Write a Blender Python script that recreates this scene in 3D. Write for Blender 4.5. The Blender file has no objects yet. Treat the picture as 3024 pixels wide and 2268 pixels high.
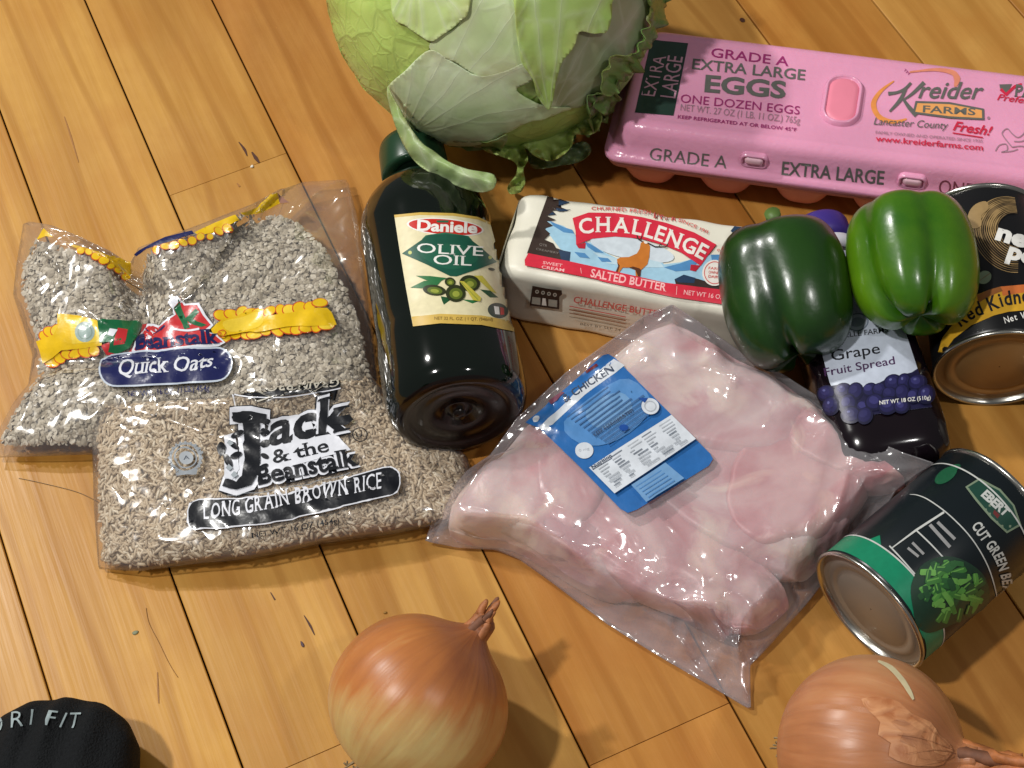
import bpy, bmesh, math, random
import numpy as np
from mathutils import Vector, Matrix
from mathutils.bvhtree import BVHTree
from mathutils.geometry import tessellate_polygon
random.seed(7); rng = np.random.default_rng(11)
sc = bpy.context.scene
col = sc.collection

# ------------------------------------------------------------------ camera
RW = np.array([[0.99493, -0.10059, -0.0], [-0.08412, -0.83206, 0.54826], [-0.05515, -0.54548, -0.83631]])
RW, _r = np.linalg.qr(RW); RW = RW * np.sign(np.diag(_r))
CAM = np.array([0.0, -0.5525, 0.8428]); FP = 4979.1; CX, CY = 1512.0, 1134.0     # focal length and centre in photo pixels
cd = bpy.data.cameras.new('camera'); cam = bpy.data.objects.new('camera', cd); col.objects.link(cam)
cd.sensor_width = 36; cd.lens = 36 * FP / 3024; cd.clip_end = 50; cd.clip_start = 0.01
m = Matrix.Identity(4)
for i in range(3):
    m[i][0] = RW[i][0]; m[i][1] = -RW[i][1]; m[i][2] = -RW[i][2]; m[i][3] = CAM[i]
cam.matrix_world = m
sc.camera = cam

# ------------------------------------------------------------------ light
w = bpy.data.worlds.new('World'); sc.world = w; w.use_nodes = True
bg = w.node_tree.nodes['Background']; bg.inputs[0].default_value = (0.97, 0.985, 1.0, 1); bg.inputs[1].default_value = 0.115
def ceiling_lamp(loc, power, size, colr):
    l = bpy.data.lights.new('ceiling_lamp', 'AREA'); l.shape = 'DISK'; l.size = size; l.energy = power; l.color = colr
    o = bpy.data.objects.new('ceiling_lamp', l); col.objects.link(o); o.location = loc
    d = Vector((0.0, 0.0, 0.03)) - Vector(loc); o.rotation_euler = d.to_track_quat('-Z', 'Y').to_euler()
ceiling_lamp((-1.55, 1.25, 2.15), 45, 0.14, (1.0, 0.975, 0.935))
ceiling_lamp((-1.10, -0.34, 2.35), 36, 0.14, (1.0, 0.98, 0.94))
ceiling_lamp((1.15, -0.95, 2.35), 10, 0.16, (1.0, 0.98, 0.95))
sc.view_settings.view_transform = 'Standard'; sc.view_settings.look = 'None'
sc.view_settings.exposure = 0.0; sc.view_settings.gamma = 1.0; sc.view_settings.use_curve_mapping = False

# ------------------------------------------------------------------ pixel -> place
def P(x, y, z=0.0):
    """photo pixel -> point of that height"""
    d = RW @ np.array([(x - CX) / FP, (y - CY) / FP, 1.0])
    return CAM + d * ((z - CAM[2]) / d[2])
def Pv(x, y, z):
    x = np.asarray(x, float); y = np.asarray(y, float); z = np.broadcast_to(np.asarray(z, float), x.shape)
    d = np.stack([(x - CX) / FP, (y - CY) / FP, np.ones_like(x)], -1) @ RW.T
    return CAM + d * ((z - CAM[2]) / d[..., 2])[..., None]
KD = 3024 / 2212.0
def D(pts): return [(p[0] * KD, p[1] * KD) + tuple(p[2:]) for p in pts]
def PD(x, y, z=0.0): return P(x * KD, y * KD, z)
def crop(c):
    return lambda x, y: (c[0] + x / c[2], c[1] + y / c[2])

# ------------------------------------------------------------------ materials
def lin(c):
    out = []
    for v in c[:3]:
        v /= 255.0
        out.append(v / 12.92 if v <= 0.04045 else ((v + 0.055) / 1.055) ** 2.4)
    return tuple(out) + (1.0,)
MATS = {}
def newmat(name):
    mt = bpy.data.materials.new(name); mt.use_nodes = True
    nt = mt.node_tree; return mt, nt, nt.nodes['Principled BSDF']
def plain(name, c, rough=0.5, metal=0.0, coat=0.0, spec=0.5, noise=0.0, nscale=60, bump=0.0, bscale=200, sss=0.0, trans=0.0):
    key = (name, tuple(c), rough)
    if key in MATS: return MATS[key]
    mt, nt, b = newmat(name)
    b.inputs['Base Color'].default_value = lin(c); b.inputs['Roughness'].default_value = rough
    b.inputs['Metallic'].default_value = metal; b.inputs['Coat Weight'].default_value = coat; b.inputs['Coat Roughness'].default_value = 0.1
    b.inputs['Specular IOR Level'].default_value = spec
    if sss:
        b.inputs['Subsurface Weight'].default_value = sss; b.inputs['Subsurface Radius'].default_value = (0.006, 0.003, 0.002); b.inputs['Subsurface Scale'].default_value = 1.0
    tc = nt.nodes.new('ShaderNodeTexCoord')
    if noise:
        n = nt.nodes.new('ShaderNodeTexNoise'); n.inputs['Scale'].default_value = nscale; n.inputs['Detail'].default_value = 5
        nt.links.new(tc.outputs['Object'], n.inputs['Vector'])
        mx = nt.nodes.new('ShaderNodeMix'); mx.data_type = 'RGBA'; mx.blend_type = 'MULTIPLY'
        mr = nt.nodes.new('ShaderNodeMapRange'); mr.inputs[1].default_value = 0.3; mr.inputs[2].default_value = 0.7
        mr.inputs[3].default_value = 1 - noise; mr.inputs[4].default_value = 1 + noise * 0.4
        nt.links.new(n.outputs[0], mr.inputs[0])
        mx.inputs[0].default_value = 1.0; mx.inputs[6].default_value = lin(c); nt.links.new(mr.outputs[0], mx.inputs[7])
        nt.links.new(mx.outputs[2], b.inputs['Base Color'])
    if bump:
        n2 = nt.nodes.new('ShaderNodeTexNoise'); n2.inputs['Scale'].default_value = bscale; n2.inputs['Detail'].default_value = 3
        nt.links.new(tc.outputs['Object'], n2.inputs['Vector'])
        bp = nt.nodes.new('ShaderNodeBump'); bp.inputs['Strength'].default_value = bump; bp.inputs['Distance'].default_value = 0.002
        nt.links.new(n2.outputs[0], bp.inputs['Height']); nt.links.new(bp.outputs[0], b.inputs['Normal'])
    MATS[key] = mt
    return mt
def ink(c, rough=0.38, coat=0.0):
    return plain('ink_%02x%02x%02x' % tuple(int(v) for v in c), c, rough, coat=coat, noise=0.10, nscale=250)
def film_ink(c): return plain('film_ink_%02x%02x%02x' % tuple(int(v) for v in c), c, 0.3, coat=0.6, noise=0.12, nscale=140, bump=0.35, bscale=90)

def film(name, haze=0.05, rough=0.07, bump=0.5, bscale=55, tint=(250, 248, 244), base=0.05):
    """clear plastic sheet: transparent with a gloss that rises towards grazing view"""
    mt = bpy.data.materials.new(name); mt.use_nodes = True; nt = mt.node_tree; nt.nodes.clear(); N = nt.nodes.new; L = nt.links.new
    out = N('ShaderNodeOutputMaterial'); tr = N('ShaderNodeBsdfTransparent'); tr.inputs[0].default_value = lin(tint)
    gl = N('ShaderNodeBsdfGlossy'); gl.inputs['Roughness'].default_value = rough; gl.inputs[0].default_value = (1, 1, 1, 1)
    df = N('ShaderNodeBsdfDiffuse'); df.inputs[0].default_value = lin((218, 214, 218))
    tc = N('ShaderNodeTexCoord'); mp = N('ShaderNodeMapping'); L(tc.outputs['Object'], mp.inputs[0])
    n = N('ShaderNodeTexNoise'); n.inputs['Scale'].default_value = bscale; n.inputs['Detail'].default_value = 1.5; n.inputs['Distortion'].default_value = 1.8
    vo = N('ShaderNodeTexVoronoi'); vo.feature = 'DISTANCE_TO_EDGE'; vo.inputs['Scale'].default_value = bscale * 0.8
    L(mp.outputs[0], n.inputs[0]); nm = N('ShaderNodeMix'); nm.data_type = 'VECTOR'; nm.inputs[0].default_value = 0.12
    L(mp.outputs[0], nm.inputs[4]); L(n.outputs[1], nm.inputs[5]); L(nm.outputs[1], vo.inputs['Vector'])
    ad = N('ShaderNodeMath'); ad.operation = 'MULTIPLY_ADD'; ad.inputs[1].default_value = 0.7
    L(vo.outputs['Distance'], ad.inputs[0]); L(n.outputs[0], ad.inputs[2])
    bp = N('ShaderNodeBump'); bp.inputs['Strength'].default_value = bump; bp.inputs['Distance'].default_value = 0.004; L(ad.outputs[0], bp.inputs['Height'])
    L(bp.outputs[0], gl.inputs['Normal'])
    lw = N('ShaderNodeLayerWeight'); lw.inputs[0].default_value = 0.12; L(bp.outputs[0], lw.inputs['Normal'])
    mr = N('ShaderNodeMapRange'); mr.inputs[3].default_value = base; mr.inputs[4].default_value = 0.55; L(lw.outputs['Fresnel'], mr.inputs[0])
    m1 = N('ShaderNodeMixShader'); m1.inputs[0].default_value = haze; L(tr.outputs[0], m1.inputs[1]); L(df.outputs[0], m1.inputs[2])
    m2 = N('ShaderNodeMixShader'); L(mr.outputs[0], m2.inputs[0]); L(m1.outputs[0], m2.inputs[1]); L(gl.outputs[0], m2.inputs[2])
    L(m2.outputs[0], out.inputs[0])
    return mt

# ------------------------------------------------------------------ objects
TM = {}     # thing -> its matrix (numpy 4x4); all descendants share it
WV = {}     # mesh object name -> world verts, faces
def thing(name, label, cat, loc, group=None):
    o = bpy.data.objects.new(name, None); col.objects.link(o); o.empty_display_size = 0.02
    o.location = [float(v) for v in loc]; o['label'] = label; o['category'] = cat
    if group: o['group'] = group
    TM[o.name] = np.array(loc, float)
    return o
def mk(name, V, F, mats, parent=None, smooth=True, midx=None, uv=None, tone=None, kind=None, loc=None):
    V = np.asarray(V, float); org = np.zeros(3)
    if parent is not None: org = TM[parent.name]
    elif loc is not None: org = np.asarray(loc, float)
    me = bpy.data.meshes.new(name)
    me.from_pydata((V - org).tolist(), [], [list(map(int, f)) for f in F] if not isinstance(F, np.ndarray) else F.tolist())
    if not isinstance(mats, (list, tuple)): mats = [mats]
    for q in mats: me.materials.append(q)
    if midx is not None: me.polygons.foreach_set('material_index', np.asarray(midx, dtype=np.int32))
    me.polygons.foreach_set('use_smooth', np.full(len(me.polygons), bool(smooth)))
    if uv is not None:
        uv = np.asarray(uv, float); ul = me.uv_layers.new(name='UVMap')
        li = np.empty(len(me.loops), dtype=np.int32); me.loops.foreach_get('vertex_index', li)
        ul.data.foreach_set('uv', uv[li].astype(np.float32).ravel())
    if tone is not None:
        at = me.attributes.new('tone', 'FLOAT', 'POINT'); at.data.foreach_set('value', np.asarray(tone, dtype=np.float32))
    me.update()
    o = bpy.data.objects.new(name, me); col.objects.link(o)
    if parent is not None: o.parent = parent
    elif loc is not None: o.location = [float(v) for v in org]
    TM[o.name] = org; WV[o.name] = (V, F)
    if kind: o['kind'] = kind
    return o
def tag(o, label, cat, group=None):
    o['label'] = label; o['category'] = cat
    if group: o['group'] = group
    return o
def bvh_of(*objs):
    vs, fs, n = [], [], 0
    for o in objs:
        V, F = WV[o.name]
        vs += [Vector(v) for v in V]; fs += [[int(i) + n for i in f] for f in F]; n += len(V)
    return BVHTree.FromPolygons(vs, fs)
def solidify(o, t, off=0):
    md = o.modifiers.new('thick', 'SOLIDIFY'); md.thickness = t; md.offset = off
def unit(v): v = np.asarray(v, float); return v / np.linalg.norm(v)
def frame(axis, up=(0, 0, 1)):
    a = unit(axis); u = np.asarray(up, float); u = unit(u - a * np.dot(u, a)); return a, u, np.cross(a, u)
def lathe(prof, n, org, axis, up=(0, 0, 1), shape=None, cap=True):
    """prof: list of (s along the axis, radius); returns verts, faces, uv"""
    a, u, v = frame(axis, up); V, UV = [], []
    for s, r in prof:
        for k in range(n):
            t = 2 * math.pi * k / n; q = r * (shape(t, s) if shape else 1.0)
            V.append(np.asarray(org) + a * s + (u * math.cos(t) + v * math.sin(t)) * q); UV.append((k / n, s))
    F = []
    for i in range(len(prof) - 1):
        for k in range(n):
            k2 = (k + 1) % n; F.append((i * n + k, i * n + k2, (i + 1) * n + k2, (i + 1) * n + k))
    if cap:
        V.append(np.asarray(org) + a * prof[0][0]); UV.append((0.5, prof[0][0])); c0 = len(V) - 1
        V.append(np.asarray(org) + a * prof[-1][0]); UV.append((0.5, prof[-1][0])); c1 = len(V) - 1
        for k in range(n):
            F.append((c0, (k + 1) % n, k)); F.append((c1, (len(prof) - 1) * n + k, (len(prof) - 1) * n + (k + 1) % n))
    return np.array(V), F, np.array(UV)
def ns(x, y, f, seed, n=7):
    r = np.random.default_rng(seed); out = 0
    for i in range(n):
        t = r.uniform(0, 2 * math.pi); k = f * r.uniform(0.6, 1.6) * 2 * math.pi; ph = r.uniform(0, 6.28)
        out = out + np.sin(k * (np.cos(t) * x + np.sin(t) * y) + ph + 0.8 * np.sin(k * 0.5 * (np.sin(t) * x - np.cos(t) * y) + ph * 2))
    return out / n * 1.6
def ns3(p, f, seed, n=8):
    r = np.random.default_rng(seed); out = 0
    for i in range(n):
        d = r.normal(size=3); d /= np.linalg.norm(d); k = f * r.uniform(0.6, 1.6) * 2 * math.pi
        out = out + np.sin(p @ d * k + r.uniform(0, 6.28))
    return out / n * 1.6
def in_poly(x, y, poly):
    poly = np.asarray(poly)[:, :2]; inside = np.zeros(np.shape(x), bool); j = len(poly) - 1
    for i in range(len(poly)):
        xi, yi = poly[i]; xj, yj = poly[j]
        c = ((yi > y) != (yj > y)) & (x < (xj - xi) * (y - yi) / (yj - yi + 1e-12) + xi); inside ^= c; j = i
    return inside
def poly_dist(x, y, poly):
    poly = np.asarray(poly, float)[:, :2]; best = np.full(np.shape(x), 1e9)
    for i in range(len(poly)):
        a = poly[i]; b = poly[(i + 1) % len(poly)]; ab = b - a
        t = np.clip(((x - a[0]) * ab[0] + (y - a[1]) * ab[1]) / (ab @ ab + 1e-12), 0, 1)
        best = np.minimum(best, np.hypot(x - a[0] - t * ab[0], y - a[1] - t * ab[1]))
    return best
def smooth_line(pts, n=8, closed=False):
    """Catmull-Rom through the points"""
    pts = [np.asarray(p, float) for p in pts]; out = []; L = len(pts)
    for i in range(L if closed else L - 1):
        if closed: p0, p1, p2, p3 = pts[i - 1], pts[i], pts[(i + 1) % L], pts[(i + 2) % L]
        else: p0, p1, p2, p3 = pts[max(i - 1, 0)], pts[i], pts[i + 1], pts[min(i + 2, L - 1)]
        for k in range(n):
            t = k / n
            out.append(0.5 * (2 * p1 + (p2 - p0) * t + (2 * p0 - 5 * p1 + 4 * p2 - p3) * t * t + (3 * p1 - p0 - 3 * p2 + p3) * t ** 3))
    if not closed: out.append(pts[-1])
    return out
def tube(pts, rad, n=8):
    pts = [np.asarray(p, float) for p in pts]; V, F = [], []; up = np.array([0.13, 0.21, 1.0])
    rad = rad if hasattr(rad, '__len__') else [rad] * len(pts)
    for i, p in enumerate(pts):
        t = unit(pts[min(i + 1, len(pts) - 1)] - pts[max(i - 1, 0)]); u = unit(np.cross(t, up)); v = np.cross(t, u)
        for k in range(n):
            a = 2 * math.pi * k / n; V.append(p + (u * math.cos(a) + v * math.sin(a)) * rad[i])
    for i in range(len(pts) - 1):
        for k in range(n): F.append((i * n + k, i * n + (k + 1) % n, (i + 1) * n + (k + 1) % n, (i + 1) * n + k))
    F.append(tuple(range(n))[::-1]); F.append(tuple((len(pts) - 1) * n + k for k in range(n)))
    return np.array(V), F

# ------------------------------------------------------------------ flat print laid on a real surface
_fc = {}
def glyph_mesh(s, bold, ital, serif):
    key = (s, bold, ital, serif)
    if key in _fc: return _fc[key]
    cu = bpy.data.curves.new('t', 'FONT'); cu.body = s; cu.size = 1.0; cu.offset = bold; cu.shear = 0; cu.resolution_u = 3
    ob = bpy.data.objects.new('t', cu); me = bpy.data.meshes.new_from_object(ob)
    V = np.array([v.co[:2] for v in me.vertices]) if len(me.vertices) else np.zeros((0, 2))
    F = [tuple(p.vertices) for p in me.polygons]
    if serif and len(V):
        cnt = {}
        for f in F:
            for i in range(len(f)):
                e = tuple(sorted((f[i], f[(i + 1) % len(f)]))); cnt[e] = cnt.get(e, 0) + 1
        V = V.tolist(); th = 0.045; ex = 0.055
        for (a, b), c in cnt.items():
            if c != 1: continue
            (x0, y0), (x1, y1) = V[a][:2], V[b][:2]
            if abs(y0 - y1) < 0.004 and 0.03 < abs(x0 - x1) < 0.22:
                xa, xb = min(x0, x1) - ex, max(x0, x1) + ex
                sgn = 1 if y0 < 0.25 else -1
                k = len(V); V += [[xa, y0], [xb, y0], [xb, y0 + sgn * th], [xa, y0 + sgn * th]]; F.append((k, k + 1, k + 2, k + 3))
        V = np.array(V)
    if ital and len(V): V = V.copy(); V[:, 0] += ital * V[:, 1]
    bpy.data.objects.remove(ob); bpy.data.curves.remove(cu); bpy.data.meshes.remove(me)
    _fc[key] = (V, F); return V, F
CAPH = None
def cap_height():
    global CAPH
    if CAPH is None: CAPH = float(glyph_mesh('H', 0, 0, False)[0][:, 1].max())
    return CAPH

class Art:
    def __init__(s, c=None): s.k = crop(c) if c else (lambda x, y: (x, y)); s.items = []
    def add(s, V, F, mt): s.items.append((np.asarray(V, float), F, mt))
    def T(s, pts): return np.array([s.k(p[0], p[1]) for p in pts])
    def poly(s, pts, mt, smooth=0):
        if smooth: pts = smooth_line([p[:2] for p in pts], smooth, True)
        V = s.T(pts); F = tessellate_polygon([[Vector((a, b, 0)) for a, b in V]]); s.add(V, [tuple(f) for f in F], mt)
    def ell(s, cx, cy, rx, ry, mt, rot=0, n=26, r0=0.0):
        c, q = math.cos(math.radians(rot)), math.sin(math.radians(rot)); P_ = []
        for k in range(n):
            t = 2 * math.pi * k / n; x, y = rx * math.cos(t), ry * math.sin(t); P_.append((cx + x * c - y * q, cy + x * q + y * c))
        if not r0: return s.poly(P_, mt)
        I = [(cx + (x - cx) * r0, cy + (y - cy) * r0) for x, y in P_]
        s.add(s.T(P_ + I), [(k, (k + 1) % n, n + (k + 1) % n, n + k) for k in range(n)], mt)
    def line(s, pts, wd, mt, closed=False, smooth=0):
        k0 = len(pts)
        if smooth: pts = smooth_line(pts, smooth, closed)
        if hasattr(wd, '__len__'): wd = np.interp(np.linspace(0, k0 - 1, len(pts)), np.arange(k0), wd)
        p = np.array([q[:2] for q in pts], float); n = len(p); A = []
        for i in range(n):
            if closed: t = p[(i + 1) % n] - p[i - 1]
            else: t = p[min(i + 1, n - 1)] - p[max(i - 1, 0)]
            t = t / (np.linalg.norm(t) + 1e-9); nr = np.array([-t[1], t[0]]); ww = (wd[i] if hasattr(wd, '__len__') else wd) / 2
            A += [p[i] + nr * ww, p[i] - nr * ww]
        F = [(2 * i, 2 * i + 1, 2 * i + 3, 2 * i + 2) for i in range(n - 1)]
        if closed: F.append((2 * n - 2, 2 * n - 1, 1, 0))
        s.add(s.T(A), F, mt)
    def text(s, t, p0, p1, h, mt, bold=0.0, ital=0.0, serif=False, up=None, space=False):
        V, F = glyph_mesh(t, bold, ital, serif)
        if not len(V): return
        p0 = np.array(p0, float); p1 = np.array(p1, float); x0, x1 = V[:, 0].min(), V[:, 0].max()
        ex = (p1 - p0) / max(x1 - x0, 1e-6)
        if up is None: d = (p1 - p0) / np.linalg.norm(p1 - p0); up = np.array([d[1], -d[0]])
        else: up = unit(up)
        ey = up * h / cap_height()
        s.add(s.T([p0 + ex * (v[0] - x0) + ey * v[1] for v in V]), F, mt)
    def path(s, t, base, h, mt, bold=0.0, ital=0.0, serif=False, gap=0.16, side=1):
        """letters set one by one along a base line"""
        b = np.array(smooth_line(base, 12)); L = np.r_[0, np.cumsum(np.linalg.norm(np.diff(b, axis=0), axis=1))]
        ws = []
        for ch in t:
            if ch == ' ': ws.append(0.34); continue
            V, _ = glyph_mesh(ch, 0, 0, serif); ws.append(V[:, 0].max() - V[:, 0].min() + gap)
        tot = sum(ws) - gap; pos = 0
        for ch, wv in zip(t, ws):
            if ch != ' ':
                a, e = pos / tot * L[-1], (pos + wv - gap) / tot * L[-1]
                q = lambda l: np.array([np.interp(l, L, b[:, 0]), np.interp(l, L, b[:, 1])])
                p0, p1 = q(a), q(e); V, F = glyph_mesh(ch, bold, ital, serif); V0, _ = glyph_mesh(ch, 0, 0, serif)
                x0, x1 = V0[:, 0].min(), V0[:, 0].max(); ex = (p1 - p0) / (x1 - x0); d = unit(p1 - p0); up = np.array([d[1], -d[0]]) * side; ey = up * h / cap_height()
                s.add(s.T([p0 + ex * (v[0] - x0) + ey * v[1] for v in V]), F, mt)
            pos += wv
    def build(s, name, parent, bvh, off=0.0003, cell=0, step=0.00004, maxd=None):
        bm = bmesh.new(); mats = []; lay = []; box = []
        for V, F, mt in s.items:
            lo_, hi_ = V.min(0) - 2, V.max(0) + 2; l_ = 0
            for (a_, b_), q_ in zip(box, lay):
                if q_ >= l_ and (lo_ < b_).all() and (a_ < hi_).all(): l_ = q_ + 1
            box.append((lo_, hi_)); lay.append(l_)
        for i, (V, F, mt) in zip(lay, s.items):
            if mt not in mats: mats.append(mt)
            vs = [bm.verts.new((float(a), float(b), i)) for a, b in V]; mi = mats.index(mt)
            for f in F:
                try: fc = bm.faces.new([vs[j] for j in f]); fc.material_index = mi
                except ValueError: pass
        if cell:
            co = np.array([v.co[:2] for v in bm.verts]); lo, hi = co.min(0), co.max(0)
            for ax in (0, 1):
                c = math.ceil(lo[ax] / cell) * cell
                while c < hi[ax]:
                    pl = [0, 0, 0]; pl[ax] = c; no = [0, 0, 0]; no[ax] = 1
                    bmesh.ops.bisect_plane(bm, geom=bm.verts[:] + bm.edges[:] + bm.faces[:], plane_co=pl, plane_no=no); c += cell
        bmesh.ops.triangulate(bm, faces=bm.faces[:])
        o = Vector(CAM); bad = []; ref = None; W = {}
        for v in bm.verts:
            d = Vector(RW @ np.array([(v.co.x - CX) / FP, (v.co.y - CY) / FP, 1.0])).normalized()
            loc, no, idx, dist = bvh.ray_cast(o, d)
            if loc is None or (maxd and dist > maxd): bad.append((v, d)); continue
            if no.dot(d) > 0: no = -no
            ref = dist; W[v] = loc + no * (off + step * v.co.z)
        for v, d in bad:
            if ref is None: ref = 1.0
            loc, no, idx, dist = bvh.find_nearest(o + d * ref)
            if no.dot(d) > 0.3: no = -no
            W[v] = loc + no * (off + step * v.co.z)
        bm.verts.ensure_lookup_table(); bm.verts.index_update()
        V = np.array([W[v] for v in bm.verts]); F = [tuple(q.index for q in f.verts) for f in bm.faces]; mi = [f.material_index for f in bm.faces]
        bm.free()
        return mk(name, V, F, mats, parent, smooth=True, midx=mi)

# ================================================================== floor
def wood_material():
    mt, nt, b = newmat('maple_boards'); N = nt.nodes.new; L = nt.links.new
    tc = N('ShaderNodeTexCoord'); oi = N('ShaderNodeObjectInfo')
    off = N('ShaderNodeMath'); off.operation = 'MULTIPLY'; off.inputs[1].default_value = 37.0; L(oi.outputs['Random'], off.inputs[0])
    cmb = N('ShaderNodeCombineXYZ'); L(off.outputs[0], cmb.inputs[0]); L(off.outputs[0], cmb.inputs[2])
    add = N('ShaderNodeVectorMath'); L(tc.outputs['Object'], add.inputs[0]); L(cmb.outputs[0], add.inputs[1])
    def mapped(sx, sy):
        mp = N('ShaderNodeMapping'); mp.inputs['Scale'].default_value = (sx, sy, 1); L(add.outputs[0], mp.inputs[0]); return mp.outputs[0]
    def noise(v, scale, det=4, dist=0.0):
        n = N('ShaderNodeTexNoise'); n.inputs['Scale'].default_value = scale; n.inputs['Detail'].default_value = det; n.inputs['Distortion'].default_value = dist; L(v, n.inputs[0]); return n.outputs[0]
    def ramp(v, lo, hi, a=0.0, c=1.0):
        r = N('ShaderNodeMapRange'); r.inputs[1].default_value = lo; r.inputs[2].default_value = hi; r.inputs[3].default_value = a; r.inputs[4].default_value = c; L(v, r.inputs[0]); return r.outputs[0]
    def math_(op, a, c):
        q = N('ShaderNodeMath'); q.operation = op
        for i, x in enumerate((a, c)):
            if isinstance(x, float): q.inputs[i].default_value = x
            else: L(x, q.inputs[i])
        return q.outputs[0]
    def mix(fac, a, c, mode='MIX'):
        q = N('ShaderNodeMix'); q.data_type = 'RGBA'; q.blend_type = mode
        if isinstance(fac, float): q.inputs[0].default_value = fac
        else: L(fac, q.inputs[0])
        for i, x in ((6, a), (7, c)):
            if isinstance(x, tuple): q.inputs[i].default_value = x
            else: L(x, q.inputs[i])
        return q.outputs[2]
    broad = ramp(noise(mapped(2.6, 24), 1.0, 4, 0.8), 0.38, 0.66)              # long light and dark streaks
    cath = N('ShaderNodeTexWave'); cath.wave_type = 'BANDS'; cath.bands_direction = 'Y'; cath.inputs['Scale'].default_value = 1.0; cath.inputs['Distortion'].default_value = 7.0
    cath.inputs['Detail'].default_value = 2; cath.inputs['Detail Scale'].default_value = 0.6; L(mapped(4.0, 11), cath.inputs[0])
    lines = ramp(cath.outputs['Fac'], 0.80, 0.98)
    fine = ramp(noise(mapped(9, 260), 1.0, 3), 0.35, 0.7)
    cloud = ramp(noise(mapped(9, 13), 1.0, 5, 1.6), 0.42, 0.68)
    mott = ramp(noise(mapped(90, 140), 1.0, 2), 0.35, 0.7)
    c0 = oi.outputs['Color']
    dark = mix(1.0, c0, (0.64, 0.53, 0.37, 1), 'MULTIPLY'); lite = mix(1.0, c0, (1.07, 1.10, 1.16, 1), 'MULTIPLY')
    c = mix(broad, lite, mix(0.66, c0, dark))
    c = mix(math_('MULTIPLY', lines, 0.50), c, dark)
    c = mix(math_('MULTIPLY', cloud, 0.42), c, mix(1.0, c0, (0.82, 0.66, 0.52, 1), 'MULTIPLY'))
    c = mix(math_('MULTIPLY', fine, 0.16), c, dark)
    c = mix(math_('MULTIPLY', mott, 0.10), c, dark)
    L(c, b.inputs['Base Color'])
    rr = ramp(noise(mapped(14, 14), 1.0, 4), 0.3, 0.7, 0.34, 0.46); L(rr, b.inputs['Roughness']); b.inputs['Specular IOR Level'].default_value = 0.35
    bp = N('ShaderNodeBump'); bp.inputs['Strength'].default_value = 0.10; bp.inputs['Distance'].default_value = 0.0008; L(fine, bp.inputs['Height']); L(bp.outputs[0], b.inputs['Normal'])
    return mt
WOOD = wood_material()
PU = unit((0.32690, -0.94506, 0)); PC = unit((0.94506, 0.32690, 0)); PO = np.array([0.0, -0.5525, 0.0]); S0 = -0.04442; PWD = 0.0825
def along(x, y): return float((P(x, y) - PO) @ PU)
gapm = plain('seam_dark', (44, 24, 8), 0.9)
cc = PO - PU * 0.45
sub = [cc + PC * a + PU * b + np.array([0, 0, z]) for z in (-0.03, -0.0042) for a, b in ((-1.4, -1.5), (1.6, -1.5), (1.6, 1.5), (-1.4, 1.5))]
floor = mk('floor', sub, [(0, 1, 2, 3), (4, 7, 6, 5), (0, 4, 5, 1), (1, 5, 6, 2), (2, 6, 7, 3), (3, 7, 4, 0)], gapm, smooth=False)
floor['kind'] = 'structure'; floor['label'] = 'honey coloured maple strip floor with dark seams between the boards'
joints = {1: [along(676, 514)], 0: [along(920, 2235)], 2: [along(1931, 2176)]}
tints = {-3: (208, 160, 92), -2: (210, 162, 88), -1: (206, 156, 78), 0: (206, 158, 84), 1: (203, 154, 82), 2: (198, 142, 74), 3: (202, 152, 82), 4: (192, 136, 70),
         5: (200, 150, 80), 6: (190, 136, 68), 7: (206, 158, 88), 8: (196, 146, 78), 9: (202, 152, 82)}
rj = random.Random(3)
for k in range(-14, 18):
    js = sorted(joints.get(k, []))
    lo, hi = -1.85, 1.0
    if js:
        js = [js[0] - 0.92 - 0.1 * rj.random()] + js + [js[0] + 0.80 + 0.2 * rj.random()]
    else:
        a = rj.uniform(-1.35, -1.02); js = [a, a + rj.uniform(1.18, 1.4)]
    js = [q for q in js if lo + 0.1 < q < hi - 0.1]
    ends = [lo] + js + [hi]
    for i in range(len(ends) - 1):
        a, b = ends[i] + 0.00012, ends[i + 1] - 0.00012; L_ = b - a; Wd = PWD - 0.0011; e = 0.0005; T_ = 0.004
        x, y = L_ / 2, Wd / 2
        V = [(-x, -y, -T_), (x, -y, -T_), (x, y, -T_), (-x, y, -T_), (-x, -y, -e), (x, -y, -e), (x, y, -e), (-x, y, -e), (-x + e / 4, -y + e, 0), (x - e / 4, -y + e, 0), (x - e / 4, y - e, 0), (-x + e / 4, y - e, 0)]
        F = [(8, 9, 10, 11), (4, 5, 9, 8), (5, 6, 10, 9), (6, 7, 11, 10), (7, 4, 8, 11), (0, 1, 5, 4), (1, 2, 6, 5), (2, 3, 7, 6), (3, 0, 4, 7), (3, 2, 1, 0)]
        me = bpy.data.meshes.new('plank'); me.from_pydata(V, [], F); me.materials.append(WOOD)
        o = bpy.data.objects.new('plank', me); col.objects.link(o); o.parent = floor
        c = PO + PC * (S0 + (k + 0.5) * PWD) + PU * (a + b) / 2
        o.location = c; o.rotation_euler = (0, 0, math.atan2(PU[1], PU[0]))
        t = tints.get(k, (rj.randint(192, 210), rj.randint(140, 160), rj.randint(70, 92)))
        if k == 1 and i == len(ends) - 2: t = (208, 158, 84)
        if k == 0 and i == len(ends) - 2: t = (194, 132, 64)
        j = rj.uniform(0.95, 1.08); o.color = tuple(v * q_ * j for v, q_ in zip(lin(t)[:3], (0.87, 0.825, 0.69))) + (1,)
floor_bvh = BVHTree.FromPolygons([Vector(v) for v in ((-3, -3, 0), (3, -3, 0), (3, 3, 0), (-3, 3, 0))], [(0, 1, 2, 3)])
fl = Art(); fk = ink((74, 36, 14), 0.6); fk2 = ink((158, 106, 48), 0.6)
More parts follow.
